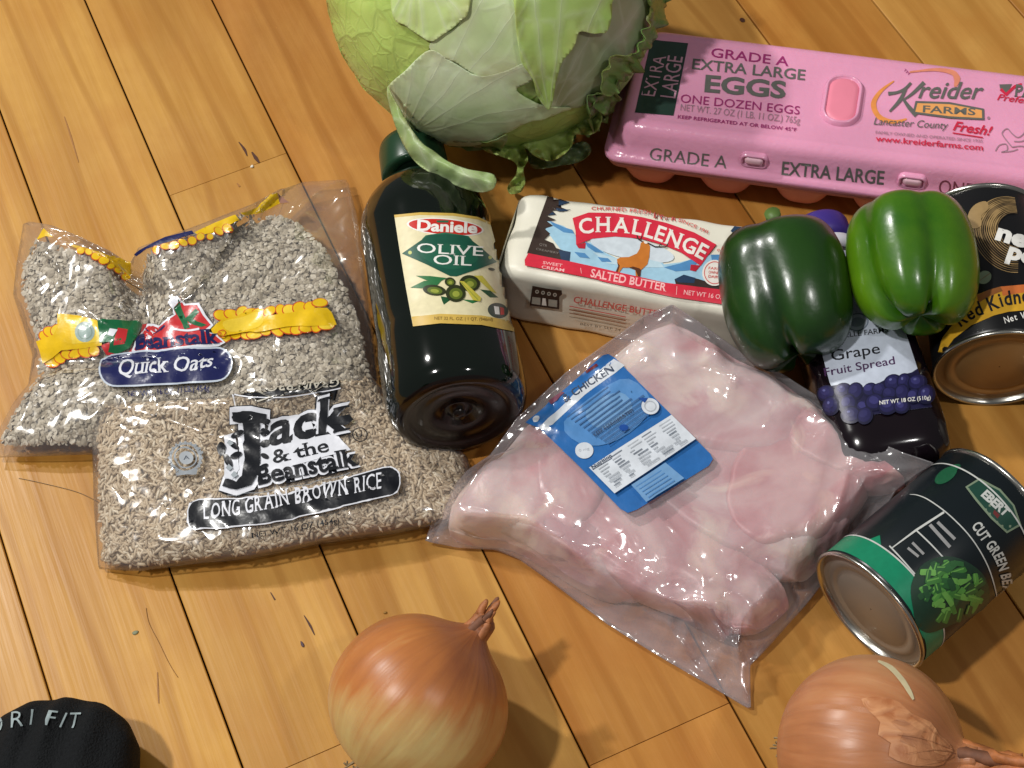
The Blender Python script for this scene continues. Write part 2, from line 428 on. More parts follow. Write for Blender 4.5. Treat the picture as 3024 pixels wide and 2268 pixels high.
for pts, wd in (([(705, 420), (722, 442), (730, 462)], [2, 8, 2]), ([(744, 450), (756, 468), (766, 482)], [4, 11, 4]), ([(799, 1750), (812, 1772)], [2, 5]), ([(898, 1818), (916, 1848), (929, 1876)], [2, 7, 2])):
    fl.line(pts, wd, fk, smooth=4)
for pts, wd in (([(465, 1985), (467, 2040), (469, 2078)], [2, 5, 2]), ([(190, 345), (208, 400), (232, 480)], [2, 5, 2]), ([(700, 542), (708, 552)], [3, 6])):
    fl.line(pts, wd, fk2, smooth=4)
fl.ell(2192, 60, 8, 6, fk, 25)
fl.build('wood_fleck', floor, floor_bvh, off=0.0004)
# crumbs and hairs lying on the boards
def crumb(px, size, c, label, cat='crumb'):
    p = P(*px); V = []; F = []
    bm = bmesh.new(); bmesh.ops.create_icosphere(bm, subdivisions=2, radius=1.0)
    V = np.array([v.co[:] for v in bm.verts]); F = [tuple(q.index for q in f.verts) for f in bm.faces]; bm.free()
    V = V * (1 + 0.25 * ns3(V, 0.5, int(px[0]))[:, None]) * np.array(size); V[:, 2] -= V[:, 2].min()
    a = random.random() * 3; R = np.array([[math.cos(a), -math.sin(a), 0], [math.sin(a), math.cos(a), 0], [0, 0, 1]])
    tag(mk('crumb', V @ R.T + p - np.array([0, 0, 0.0001]), F, plain('crumb_%d' % px[0], c, 0.7, noise=0.2, nscale=400), loc=p), label, cat)
crumb((745, 493), (0.0012, 0.0010, 0.0008), (235, 230, 215), 'tiny white crumb beside a board joint above the oats bag')
crumb((400, 1869), (0.0018, 0.0012, 0.0005), (135, 140, 110), 'flat grey green fleck on the board below the rice bag')
crumb((893, 1903), (0.0019, 0.0008, 0.0006), (90, 70, 78), 'dark purple husk between the rice bag and an onion')
crumb((1138, 1810), (0.0010, 0.0007, 0.0005), (150, 110, 45), 'tan speck on the floor above the onion with pale belly')
def hair(pts, label, c=(96, 82, 66)):
    q = [P(x, y, 0.0004) for x, y in smooth_line(pts, 8)]
    V, F = tube(q, 0.00016, 5); tag(mk('hair_strand', V, F, plain('hair', c, 0.5), loc=q[0]), label, 'hair')
hair([(55, 1412), (130, 1428), (233, 1455), (318, 1496), (350, 1500)], 'dark hair curving out from under the rice bag')
hair([(431, 1795), (440, 1840), (468, 1895), (500, 1960), (525, 2000)], 'fine brown hair lying above the black sock', (150, 105, 50))

# ================================================================== egg carton
C2 = (1750, 50, 1.7363)
def rrect(x0, x1, y0, y1, r, n=6):
    out = []
    for cx_, cy_, a0 in ((x1 - r, y1 - r, 0), (x0 + r, y1 - r, 90), (x0 + r, y0 + r, 180), (x1 - r, y0 + r, 270)):
        for k in range(n + 1):
            t = math.radians(a0 + 90 * k / n); out.append((cx_ + r * math.cos(t), cy_ + r * math.sin(t)))
    return out
def loft(loops, cap0=True, cap1=True):
    n = len(loops[0]); V = [p for l in loops for p in l]; F = []
    for i in range(len(loops) - 1):
        for k in range(n): F.append((i * n + k, i * n + (k + 1) % n, (i + 1) * n + (k + 1) % n, (i + 1) * n + k))
    if cap0: F.append(tuple(range(n))[::-1])
    if cap1: F.append(tuple((len(loops) - 1) * n + k for k in range(n)))
    return V, F
foam = plain('pink_foam', (234, 160, 192), 0.20, spec=0.6, noise=0.08, nscale=22, bump=0.14, bscale=320, sss=0.12)
foam2 = plain('pink_foam_tray', (232, 160, 160), 0.45, spec=0.35, noise=0.06, nscale=30, bump=0.06, bscale=500)
foam3 = plain('pink_foam_button', (238, 138, 160), 0.4, spec=0.4, noise=0.06, nscale=40)
ce = unit(PD(2212, 468, 0.034) - PD(1300, 345, 0.034)); cn = np.array([-ce[1], ce[0], 0])
cor = PD(1303, 346, 0.034); cor[2] = 0
CL, CW = 0.296, 0.103
def cl(x, y, z): return cor + ce * x + cn * y + np.array([0, 0, z])
carton = thing('egg_carton', 'closed pink foam egg carton with printed lid between lettuce and cans', 'egg carton', cl(CL / 2, CW / 2, 0))
loops = []
for z, ins, r in ((0.0335, 0.0, 0.010), (0.0350, -0.0010, 0.010), (0.0375, -0.0006, 0.010), (0.0385, 0.0022, 0.010), (0.0400, 0.0040, 0.011), (0.0465, 0.0058, 0.012), (0.0525, 0.0076, 0.013),
                  (0.0548, 0.0086, 0.013), (0.0567, 0.0102, 0.013), (0.0580, 0.0124, 0.013), (0.0586, 0.0148, 0.0125), (0.0584, 0.0166, 0.012), (0.0578, 0.0182, 0.0115)):
    loops.append([cl(x, y, z) for x, y in rrect(ins, CL - ins, ins, CW - ins, r)])
V, F = loft(loops)
lid = mk('lid', V, F, foam, carton)
lid_bvh = bvh_of(lid)
# tray of twelve cups below the rim
V, F = loft([[cl(x, y, z) for x, y in rrect(i, CL - i, i, CW - i, 0.01)] for z, i in ((0.0285, 0.004), (0.0285, 0.001), (0.0330, 0.001))])
mk('tray_rim', V, F, foam2, carton)
cupm = None
for i in range(6):
    for j in range(2):
        cx_, cy_ = 0.0275 + i * 0.0482, 0.0270 + j * 0.049
        lp = []
        for z, hw in ((0.0300, 0.0238), (0.0240, 0.0222), (0.0120, 0.0180), (0.0050, 0.0150), (0.0015, 0.0128), (0.0000, 0.0095)):
            lp.append([cl(cx_ + x, cy_ + y, z) for x, y in rrect(-hw, hw, -hw, hw, hw * 0.72, 5)])
        V, F = loft(lp); mk('egg_cup', V, F, foam2, carton)
# raised latch button in the middle of the lid and the two slots on the front
k2 = crop(C2)
bc = P(*k2(1280, 432), 0.0578); bc = np.array([(bc - cor) @ ce, (bc - cor) @ cn])
V, F = loft([[cl(bc[0] + x, bc[1] + y, z) for x, y in rrect(-hx, hx, -hy, hy, min(hx, hy) * 0.92, 7)] for z, hx, hy in
             ((0.0560, 0.0128, 0.0215), (0.0584, 0.0122, 0.0208), (0.0604, 0.0112, 0.0198), (0.0611, 0.0104, 0.0190), (0.0606, 0.0097, 0.0183), (0.0592, 0.0092, 0.0178))], True, True)
btn = mk('latch_button', V, F, foam, carton)
V, F = loft([[cl(bc[0] + x, bc[1] + y, z) for x, y in rrect(-hx, hx, -hy, hy, min(hx, hy) * 0.9, 7)] for z, hx, hy in ((0.0592, 0.0092, 0.0176), (0.0600, 0.0086, 0.0168), (0.0603, 0.0060, 0.0140))], False, True)
mk('latch_face', V, F, foam3, btn)
gloss_pink = plain('pink_gloss', (246, 200, 214), 0.14, spec=0.7)
shade_pink = plain('pink_slot', (176, 86, 104), 0.5)
for (sx, sy) in ((828, 735), (1640, 833), (2440, 930)):
    p = P(*k2(sx, sy), 0.047); lx = (p - cor) @ ce
    V, F = loft([[cl(lx + x, y0, 0.0462 + z) for x, z in rrect(-hx, hx, -hz, hz, hz * 0.7, 5)] for y0, hx, hz in ((0.0090, 0.0088, 0.0058), (0.0043, 0.0084, 0.0054), (0.0036, 0.0074, 0.0044), (0.0052, 0.0066, 0.0036))], True, True)
    sl = mk('latch_slot', V, F, foam, carton)
    V, F = loft([[cl(lx + x, y0, 0.0472 + z) for x, z in rrect(-hx, hx, -hz, hz, hz * 0.8, 5)] for y0, hx, hz in ((0.0056, 0.0060, 0.0032), (0.0034, 0.0054, 0.0026), (0.0028, 0.0036, 0.0012))], True, True)
    mk('latch_tab', V, F, gloss_pink, sl)
gy = ink((104, 104, 98)); mg = ink((158, 46, 110)); dg = ink((40, 62, 54)); og = ink((236, 150, 78)); rd = ink((214, 44, 74)); lg = ink((170, 130, 145)); lp_ = ink((214, 160, 182)); og2 = ink((228, 140, 110))
a = Art(C2)
a.poly([(300, 118), (490, 137), (415, 508), (217, 492)], dg)
a.text('EXTRA', (318, 410), (378, 206), 70, lp_, up=(-1, -0.12)); a.text('LARGE', (424, 420), (464, 208), 78, lp_, up=(-1, -0.12))
a.text('GRADE A', (606, 206), (1003, 254), 46, mg, 0.008); a.text('EXTRA LARGE', (510, 268), (1088, 326), 52, gy, 0.014)
a.text('EGGS', (573, 384), (988, 418), 82, gy, 0.032); a.text('ONE DOZEN EGGS', (450, 440), (1060, 503), 42, mg)
a.text('NET WT. 27 OZ (1 LB. 11 OZ.) 765g', (450, 482), (1062, 550), 34, lg); a.text('KEEP REFRIGERATED AT OR BELOW 45°F', (436, 522), (1045, 590), 17, mg, 0.012)
a.text('TM', (1592, 276), (1618, 300), 14, mg)
a.line([(1625, 285), (1750, 272), (1840, 285), (1868, 318), (1858, 360)], [8, 14, 24, 34, 12], og2, smooth=6)
a.line([(1545, 330), (1475, 385), (1440, 450), (1470, 515), (1545, 540), (1610, 525)], [6, 18, 28, 26, 20, 8], og, smooth=6)
a.line([(1700, 338), (1640, 395), (1590, 430)], [22, 16, 8], gy, smooth=5); a.line([(1515, 396), (1560, 390), (1600, 372), (1632, 340)], [20, 14, 16, 14], gy, smooth=5)
a.line([(1608, 365), (1575, 430), (1522, 488)], [14, 20, 10], gy, smooth=5); a.line([(1592, 425), (1625, 470), (1660, 508)], [12, 22, 26], gy, smooth=5)
a.text('reider', (1668, 418), (2005, 424), 84, gy, 0.012, 0.35)
a.poly([(1640, 498), (1655, 434), (1830, 440), (2006, 474), (2008, 532), (1830, 524)], gy); a.poly([(1654, 490), (1665, 446), (1828, 451), (1995, 482), (1996, 522), (1830, 513)], ink((240, 168, 98)))
a.text('FARMS', (1692, 492), (1962, 508), 34, gy, 0.02); a.ell(2030, 520, 8, 8, lg)
a.text('Lancaster County', (1440, 555), (1822, 578), 36, gy, 0.0, 0.25); a.text('Fresh!', (1845, 583), (2045, 612), 46, rd, 0.02, 0.3); a.line([(1845, 598), (2000, 622)], 6, rd)
a.text('FAMILY OWNED AND OPERATED SINCE 1935', (1450, 602), (1998, 648), 15, lg); a.text('www.kreiderfarms.com', (1450, 640), (2000, 688), 28, rd, 0.014)
a.poly([(2085, 348), (2150, 346), (2128, 392), (2092, 380)], gy); a.line([(2092, 372), (2120, 400), (2165, 358), (2200, 345)], [16, 18, 14, 10], rd)
a.text('PA', (2160, 408), (2260, 418), 60, gy, 0.02, 0, True); a.text('Preferred', (2072, 428), (2330, 460), 32, rd, 0.01, 0.3)
for q in ([(2065, 690), (2085, 660), (2120, 655), (2125, 685), (2095, 695), (2150, 690), (2180, 680)], [(2150, 670), (2110, 620), (2100, 595), (2125, 575), (2150, 600), (2180, 620), (2210, 600), (2230, 560)], [(2150, 670), (2200, 665), (2260, 680)], [(2160, 640), (2200, 640), (2240, 620)]):
    a.line(q, 6, lg, smooth=5)
a.text('GRADE A', (290, 733), (686, 778), 66, gy, -0.002); a.text('EXTRA LARGE', (968, 808), (1492, 858), 68, gy, 0.016); a.text('ONE DOZEN', (1772, 903), (2260, 965), 72, ink((124, 62, 78)), -0.006)
a.build('print', lid, lid_bvh, off=0.0004, cell=12)

# ================================================================== butter
C6 = (1450, 500, 2.6024)
k6 = crop(C6)
b0 = P(*k6(238, 140), 0.050); be = unit(P(*k6(2040, 440), 0.050) - b0); bn = np.array([-be[1], be[0], 0]); b0[2] = 0
BL, BW, BH = 0.160, 0.064, 0.050
butter = thing('butter_package', 'white paper wrapped butter block with red banner and mountain print', 'butter', b0 + be * BL / 2 - bn * BW / 2)
paper = plain('wax_paper', (226, 222, 206), 0.42, noise=0.05, nscale=40, bump=0.25, bscale=60)
def box_surface(nx, ny, nz, L, Wd, H, r):
    """rounded box as one shell"""
    bm = bmesh.new(); bmesh.ops.create_cube(bm, size=1.0)
    bmesh.ops.subdivide_edges(bm, edges=bm.edges[:], cuts=nx, use_grid_fill=True)
    V = np.array([v.co[:] for v in bm.verts]); F = [tuple(q.index for q in f.verts) for f in bm.faces]; bm.free()
    V = np.sign(V) * np.minimum(np.abs(V) * 2, 1) ** 0.8 * 0.5 * np.array([L, Wd, H])       # denser towards the edges
    inner = np.clip(V, -np.array([L / 2 - r, Wd / 2 - r, H / 2 - r]), np.array([L / 2 - r, Wd / 2 - r, H / 2 - r]))
    d = V - inner; l = np.linalg.norm(d, axis=1, keepdims=True); return np.where(l > 1e-9, inner + d / np.maximum(l, 1e-9) * r, V), F
V, F = box_surface(40, 0, 0, BL, BW, BH, 0.0062)
V[:, 2] += BH / 2
end = np.clip((np.abs(V[:, 0]) - BL / 2 + 0.016) / 0.016, 0, 1)
V[:, 2] -= end ** 1.5 * 0.004 * (V[:, 2] / BH); V[:, 1] *= 1 - 0.05 * end
V += (ns3(V, 30, 5)[:, None] * 0.0008 + (np.abs(ns3(V, 20, 6)) ** 2)[:, None] * 0.0008) * np.sign(V - np.array([0, 0, BH / 2]))
V[:, 2] = np.maximum(V[:, 2], 0)
ctr = b0 + be * BL / 2 - bn * BW / 2
VB = ctr + V[:, :1] * be + V[:, 1:2] * bn + V[:, 2:] * np.array([0, 0, 1.0])
wrap = mk('wrapper', VB, F, paper, butter)
# folded end flap (triangular tuck) on both short ends
for sgn in (-1, 1):
    q = lambda t, h: ctr + be * sgn * (BL / 2 + 0.0008) + bn * t * BW / 2 * 0.86 + np.array([0, 0, h])
    pts = [q(-1, 0.044), q(1, 0.044), q(0.75, 0.004), q(-0.75, 0.004)]; pts2 = [p + be * sgn * 0.0012 for p in (q(-0.8, 0.040), q(0.8, 0.040), q(0, 0.014))]
    mk('end_flap', pts + pts2, [(0, 1, 2, 3), (4, 5, 6)], paper, butter, smooth=False)
red = ink((212, 44, 66)); brk = ink((58, 44, 40)); navy = ink((38, 60, 88)); sky = ink((160, 200, 222)); sky2 = ink((82, 138, 188)); pale = ink((206, 216, 224)); whi = ink((236, 230, 222)); pinkt = ink((246, 186, 186)); redt = ink((214, 92, 88)); deer = ink((198, 118, 46)); brn = ink((150, 92, 66))
a = Art(C6)
a.poly([(430, 400), (560, 440), (640, 500), (700, 590), (770, 560), (870, 640), (970, 690), (1230, 640), (1330, 735), (1450, 720), (1560, 690), (1700, 660), (1800, 660), (1900, 940), (1340, 880), (610, 716), (420, 470)], sky)
a.ell(1085, 618, 330, 82, pale, 12); a.poly([(780, 640), (960, 690), (1180, 690), (1300, 720), (1330, 760), (1100, 760), (900, 730)], ink((186, 212, 224)))
for q in ([(450, 400), (560, 450), (625, 470), (640, 500), (560, 490), (480, 440)], [(720, 560), (800, 600), (870, 650), (800, 640), (740, 600)], [(1330, 760), (1450, 730), (1560, 690), (1600, 700), (1540, 780), (1420, 790)], [(640, 640), (720, 650), (760, 690), (680, 680)], [(1690, 660), (1800, 660), (1830, 740), (1700, 730)], [(820, 680), (900, 690), (930, 720), (850, 715)]):
    a.poly(q, sky2)
a.poly([(445, 178), (600, 203), (530, 235), (605, 262), (505, 285), (575, 312), (470, 322), (500, 352), (425, 362), (500, 395), (430, 405), (478, 440), (412, 462), (455, 500), (410, 545), (480, 575), (500, 610), (560, 630), (612, 640), (604, 716), (276, 652)], brk)
for q in ([(500, 185), (600, 203), (540, 232), (500, 225)], [(520, 245), (605, 262), (520, 285)], [(470, 335), (500, 352), (440, 360)], [(520, 625), (612, 640), (604, 712), (540, 700)]): a.poly(q, navy)
a.poly([(1870, 445), (2060, 470), (2110, 700), (1830, 610), (1815, 540), (1900, 520), (1840, 480)], navy); a.poly([(1410, 850), (1480, 820), (1600, 850), (1700, 880), (1900, 905), (1900, 955), (1420, 890)], brk); a.poly([(1410, 850), (1480, 815), (1570, 840), (1560, 880), (1440, 875)], navy)
a.poly([(655, 585), (728, 570), (722, 616), (672, 612)], ink((184, 34, 54))); a.poly([(1535, 738), (1610, 745), (1572, 792), (1528, 782)], ink((184, 34, 54)))
a.poly([(628, 382), (750, 340), (950, 342), (1150, 372), (1350, 420), (1560, 492), (1732, 586), (1672, 660), (1610, 748), (1460, 645), (1330, 590), (1150, 540), (950, 524), (780, 540), (655, 588), (650, 480)], red)
a.path('CHALLENGE', [(690, 508), (810, 488), (950, 490), (1100, 505), (1250, 545), (1400, 600), (1520, 650), (1622, 704)], 112, whi, 0.02, serif=True, gap=0.10)
a.path('CHURNED FRESH DAILY SINCE 1911', [(772, 316), (1000, 328), (1250, 362), (1450, 412), (1660, 502)], 24, redt, 0.01)
a.ell(1748, 628, 12, 9, redt, r0=0.6)
a.poly([(968, 700), (1000, 684), (1060, 682), (1120, 655), (1142, 618), (1150, 575), (1170, 560), (1205, 572), (1222, 600), (1216, 680), (1202, 738), (1152, 782), (1146, 832), (1112, 828), (1108, 782), (1062, 764), (1012, 764), (985, 802), (956, 802), (978, 752)], deer)
a.poly([(1108, 782), (1062, 764), (1090, 756), (1140, 770), (1152, 782), (1146, 832), (1130, 830)], ink((92, 50, 28))); a.poly([(956, 802), (978, 752), (968, 720), (990, 750), (975, 800)], ink((92, 50, 28)))
a.line([(1165, 565), (1132, 545), (1120, 515)], 9, brk); a.line([(1145, 552), (1160, 520)], 7, brk); a.line([(1205, 575), (1260, 604), (1345, 606), (1362, 580)], 9, brk); a.line([(1290, 606), (1305, 580)], 7, brk); a.ell(1188, 572, 14, 9, whi, 20)
a.poly([(286, 655), (600, 716), (1340, 882), (1900, 950), (1900, 1060), (1400, 985), (800, 852), (262, 748), (258, 706)], red)
a.text('SALTED BUTTER', (762, 834), (1346, 948), 58, pinkt, 0.018, serif=True); a.text('SWEET', (398, 738), (548, 762), 22, pinkt, 0.01); a.text('CREAM', (388, 772), (562, 800), 22, pinkt, 0.01)
a.text('NET WT 16 OZ', (1478, 970), (1790, 1012), 34, pinkt, 0.01); a.line([(688, 770), (694, 812)], 4, pinkt); a.line([(1428, 910), (1424, 970)], 4, pinkt)
a.text('QTR', (370, 590), (430, 604), 18, ink((130, 122, 116))); a.text('CREAMERY', (345, 630), (520, 664), 16, ink((130, 122, 116)))
a.ell(1718, 806, 96, 100, whi); a.ell(1718, 806, 82, 88, redt, r0=0.92)
for i, t in enumerate(('FARM', 'OWNED', 'DAIRY')): a.text(t, (1670, 780 + i * 32), (1766, 790 + i * 32), 20, redt, 0.01)
a.poly([(322, 880), (430, 900), (548, 915), (552, 945), (530, 965), (528, 1062), (302, 1032), (312, 950)], brk)
for i in range(4): a.ell(358 + i * 46, 925 + i * 8, 15, 15, ink((190, 186, 174)), r0=0.45)
a.poly([(322, 965), (384, 973), (384, 1028), (318, 1018)], ink((168, 164, 152))); a.poly([(446, 984), (514, 992), (512, 1046), (446, 1036)], ink((168, 164, 152))); a.poly([(400, 975), (424, 978), (432, 1034), (396, 1030)], whi)
a.text('CHALLENGE BUTTER', (636, 1008), (1330, 1128), 48, redt, 0.016, serif=True)
for i, (m_, wd) in enumerate(((redt, 7), (brn, 9), (brn, 6), (ink((120, 110, 96)), 4))): a.line([(606, 1036 + i * 26), (1040, 1120 + i * 26)], wd, m_)
a.text('BEST BY SEP 24', (690, 1178), (1000, 1226), 18, ink((90, 84, 74)))
wb = bvh_of(wrap); a.build('print', wrap, wb, off=0.0006, cell=8, step=0.00007)

# ================================================================== olive oil bottle
C5 = (1000, 400, 1.659); k5 = crop(C5)
BR = 0.0405; zb = 0.047
ax0 = P(*k5(582, 1330), zb); ax1 = P(*k5(430, 490), 0.0425); bax = unit(ax1 - ax0)
base_c = P(*k5(592, 1372), zb)
bottle = thing('oil_bottle', 'dark green bottle of olive oil lying on its side against rice bag', 'bottle', (base_c[0], base_c[1] + 0.08, 0))
glass = plain('dark_green_glass', (9, 18, 12), 0.06, spec=0.6, coat=0.3, noise=0.3, nscale=14)
oilm = plain('bottle_foot', (22, 13, 10), 0.2, spec=0.45, noise=0.2, nscale=60)
prof = [(-0.0005, 0.0), (0.004, 0.006), (0.0045, 0.009), (0.0015, 0.0105), (0.001, 0.022), (0.0022, 0.0245), (0.0005, 0.028), (-0.001, 0.031), (-0.001, 0.033), (0.001, 0.0362), (0.005, 0.0388), (0.010, 0.0400), (0.018, BR), (0.044, BR), (0.052, BR - 0.0008), (0.056, BR - 0.0012),
        (0.062, BR - 0.0012), (0.128, BR - 0.0012), (0.134, BR - 0.0004), (0.139, BR - 0.0008), (0.148, 0.0384), (0.157, 0.0345), (0.165, 0.0290), (0.171, 0.0225), (0.175, 0.0172), (0.178, 0.0140), (0.195, 0.0135)]
V, F, U = lathe(prof, 72, base_c, bax)
mi = [1 if f[0] < 72 * 9 and len(f) == 4 else (1 if len(f) == 3 and f[0] == len(V) - 2 else 0) for f in F]
body = mk('bottle_body', V, F, [glass, oilm], bottle, midx=mi)
V, F, U = lathe([(-0.0012, 0.0), (-0.0012, 0.0030), (0.0012, 0.0042)], 20, base_c, bax, cap=False)
mk('mould_dot', V, F, oilm, body)
capm = plain('green_cap', (26, 58, 36), 0.3, spec=0.5)
V, F, U = lathe([(0.184, 0.0150), (0.182, 0.0205), (0.185, 0.0214), (0.203, 0.0208), (0.207, 0.0200), (0.209, 0.017)], 60, base_c, bax, shape=lambda t, s: 1 + (0.012 * math.sin(30 * t) if 0.186 < s < 0.206 else 0))
mk('bottle_cap', V, F, capm, bottle)
bb = bvh_of(body)
cream = ink((226, 216, 176)); gold = ink((206, 172, 82)); dgr = ink((22, 84, 66)); dgr2 = ink((34, 108, 82)); wht = ink((238, 236, 230)); redo = ink((200, 38, 30))
a = Art(C5)
a.poly([(274, 391), (400, 379), (560, 383), (680, 401), (738, 426), (764, 520), (800, 640), (838, 800), (858, 962), (700, 930), (500, 922), (366, 937), (330, 740), (300, 560)], cream)
a.poly([(274, 391), (400, 379), (560, 383), (680, 401), (738, 426), (742, 440), (680, 414), (560, 396), (400, 392), (276, 404)], gold)
a.poly([(359, 890), (500, 876), (700, 884), (852, 912), (858, 962), (700, 930), (500, 922), (366, 937)], gold)
a.ell(522, 451, 188, 43, wht, 5); a.ell(522, 451, 178, 37, redo, 5); a.text('Daniele', (385, 467), (676, 481), 50, wht, 0.035); a.poly([(478, 420), (538, 420), (536, 430), (482, 429)], dgr2)
a.poly([(428, 492), (520, 478), (632, 495), (652, 516), (408, 512)], dgr2)
a.poly([(313, 581), (440, 492), (530, 487), (622, 496), (700, 556), (772, 622), (680, 658), (576, 694), (545, 692), (430, 634)], dgr); a.poly([(400, 585), (470, 540), (600, 540), (680, 600), (640, 640), (560, 660), (480, 640)], ink((30, 94, 72)), smooth=4)
a.text('OLIVE', (384, 577), (704, 594), 46, wht, 0.004, serif=True); a.text('OIL', (464, 634), (648, 642), 46, wht, 0.004, serif=True); a.ell(352, 577, 9, 9, ink((190, 196, 110))); a.ell(738, 600, 9, 9, ink((190, 196, 110)))
lf = ink((40, 110, 62)); lf2 = ink((24, 78, 44)); ol = ink((44, 50, 24)); ol2 = ink((92, 108, 34)); ol3 = ink((150, 160, 62)); yl = ink((200, 188, 70))
a.poly([(380, 690), (450, 692), (530, 702), (500, 718), (430, 712)], lf); a.poly([(354, 748), (420, 716), (510, 708), (480, 742), (410, 752)], lf); a.poly([(690, 756), (740, 762), (780, 796), (740, 796)], lf2); a.poly([(660, 690), (700, 690), (772, 778), (740, 764)], yl)
a.poly([(500, 790), (560, 800), (516, 832), (508, 815)], lf2); a.poly([(600, 805), (690, 812), (655, 826)], lf)
for x, y, rx, ry in ((470, 762, 56, 26), (640, 728, 50, 40), (572, 778, 48, 42), (545, 722, 26, 22)):
    a.ell(x, y, rx, ry, ol, 8); a.ell(x + 2, y + 2, rx * 0.66, ry * 0.66, ol2, 8); a.ell(x + 2, y + 4, rx * 0.36, ry * 0.36, ol3, 8)
a.poly([(590, 718), (612, 720), (694, 800), (690, 818), (655, 812), (630, 770)], yl); a.line([(600, 726), (680, 812)], 4, ol3)
a.ell(745, 658, 16, 7, ol, 10); a.ell(778, 860, 50, 37, ink((62, 76, 66)), 12); a.poly([(758, 838), (782, 842), (786, 880), (764, 878)], wht); a.poly([(788, 843), (806, 848), (808, 880), (790, 882)], redo)
a.text('NET 32 FL. OZ. | 1 QT. (946ml)', (470, 905), (752, 911), 15, ink((120, 92, 40)), 0.006)
lab = a.build('label', bottle, bb, off=0.0004, cell=8)
a = Art(C5); a.line([(752, 440), (790, 560), (828, 680), (862, 800), (890, 930), (905, 1060)], [4, 10, 15, 17, 16, 8], ink((150, 120, 112)), smooth=5)
a.build('back_label', bottle, bb, off=0.0004, cell=8)

# ================================================================== grape spread bottle
C8 = (2050, 500, 1.7464); k8 = crop(C8)
j0 = PD(1936, 1030, 0.027); j1 = PD(1770, 495, 0.027); jax = unit(j1 - j0); JL = np.linalg.norm(j1 - j0)
jam = thing('spread_bottle', 'dark squeeze bottle of grape spread with purple cap lying under peppers', 'bottle', (j0[0], j0[1] + 0.06, 0))
jm = plain('grape_dark', (20, 12, 18), 0.14, spec=0.5, noise=0.3, nscale=30)
def oval(t, s): return 1.0
a_, u_, v_ = frame(jax)
lp = []
for s, hw, hh in ((0.0, 0.022, 0.015), (0.002, 0.028, 0.021), (0.008, 0.032, 0.0255), (0.02, 0.0335, 0.027), (0.10, 0.0325, 0.0262), (0.118, 0.0305, 0.025), (0.132, 0.026, 0.0225), (0.143, 0.020, 0.0190), (0.150, 0.0160, 0.0160), (0.155, 0.0145, 0.0145)):
    ring = []
    for k in range(48):
        t = 2 * math.pi * k / 48; e = 2.0 / (3.2 if s < 0.13 else 2.0)
        x = math.copysign(abs(math.cos(t)) ** e, math.cos(t)) * hw; y = math.copysign(abs(math.sin(t)) ** e, math.sin(t)) * hh
        ring.append(j0 + jax * s - v_ * x + u_ * y)
    lp.append(ring)
V, F = loft(lp); jb = mk('bottle_body', V, F, jm, jam)
V, F, U = lathe([(0.150, 0.0150), (0.150, 0.0190), (0.158, 0.0190), (0.159, 0.0175)], 40, j0, jax); mk('cap_collar', V, F, plain('white_plastic', (222, 220, 228), 0.35), jam)
V, F, U = lathe([(0.159, 0.0168), (0.159, 0.0180), (0.176, 0.0174), (0.178, 0.0164), (0.1785, 0.010)], 72, j0, jax, shape=lambda t, s: 1 + (0.015 * math.sin(36 * t) if s < 0.177 else 0)); mk('cap', V, F, plain('purple_cap', (62, 44, 128), 0.4), jam)
jbv = bvh_of(jb)
lb = ink((196, 204, 220)); blk = ink((26, 26, 34)); gp = ink((24, 24, 54)); gp2 = ink((56, 54, 108)); gp3 = ink((96, 98, 150)); pur = ink((74, 44, 84))
a = Art(C8)
a.poly([(600, 420), (960, 420), (1020, 560), (1085, 830), (1150, 1030), (1225, 1228), (960, 1262), (790, 1290), (700, 1100), (620, 800)], lb)
a.ell(840, 790, 60, 46, ink((120, 132, 150)), -10, r0=0.88); a.ell(840, 790, 36, 24, ink((150, 162, 178)), -10)
a.text('BRASWELLE FARMS', (640, 888), (1000, 842), 26, blk, 0.006, serif=True); a.text('Grape', (712, 990), (960, 950), 54, blk, 0.006); a.text('Fruit Spread', (676, 1068), (1036, 1006), 40, pur, 0.01)
rr = random.Random(5)
a.poly([(640, 1130), (760, 1110), (900, 1130), (1000, 1080), (1120, 1050), (1150, 1030), (1225, 1228), (960, 1262), (790, 1290), (700, 1180)], ink((30, 28, 62)))
for x, y in ((680, 1150), (760, 1140), (830, 1160), (900, 1150), (965, 1130), (1030, 1095), (1090, 1110), (1150, 1110), (720, 1210), (800, 1210), (870, 1220), (940, 1200), (1010, 1160), (1075, 1165), (1140, 1165), (1190, 1170), (820, 1265), (890, 1268), (1000, 1225), (1070, 1220)):
    k_ = rr.uniform(0.85, 1.2); x += rr.uniform(-12, 12); y += rr.uniform(-12, 12); an = rr.uniform(0, 90)
    a.ell(x, y, 40 * k_, 46 * k_, gp, an, 18); a.ell(x - 3, y - 4, 32 * k_, 37 * k_, ink((36, 34, 78)), an, 16); a.ell(x - 9 + rr.uniform(-5, 5), y - 10, 18 * k_, 22 * k_, gp2 if rr.random() < 0.6 else ink((46, 44, 92)), an + 30, 14)
    if rr.random() < 0.5: a.ell(x - 12, y - 16, 6, 8, gp3, an, 10)
a.text('NET WT 18 OZ (510g)', (955, 1222), (1212, 1194), 20, wht, 0.01)
a.build('label', jam, jbv, off=0.0004, cell=14)

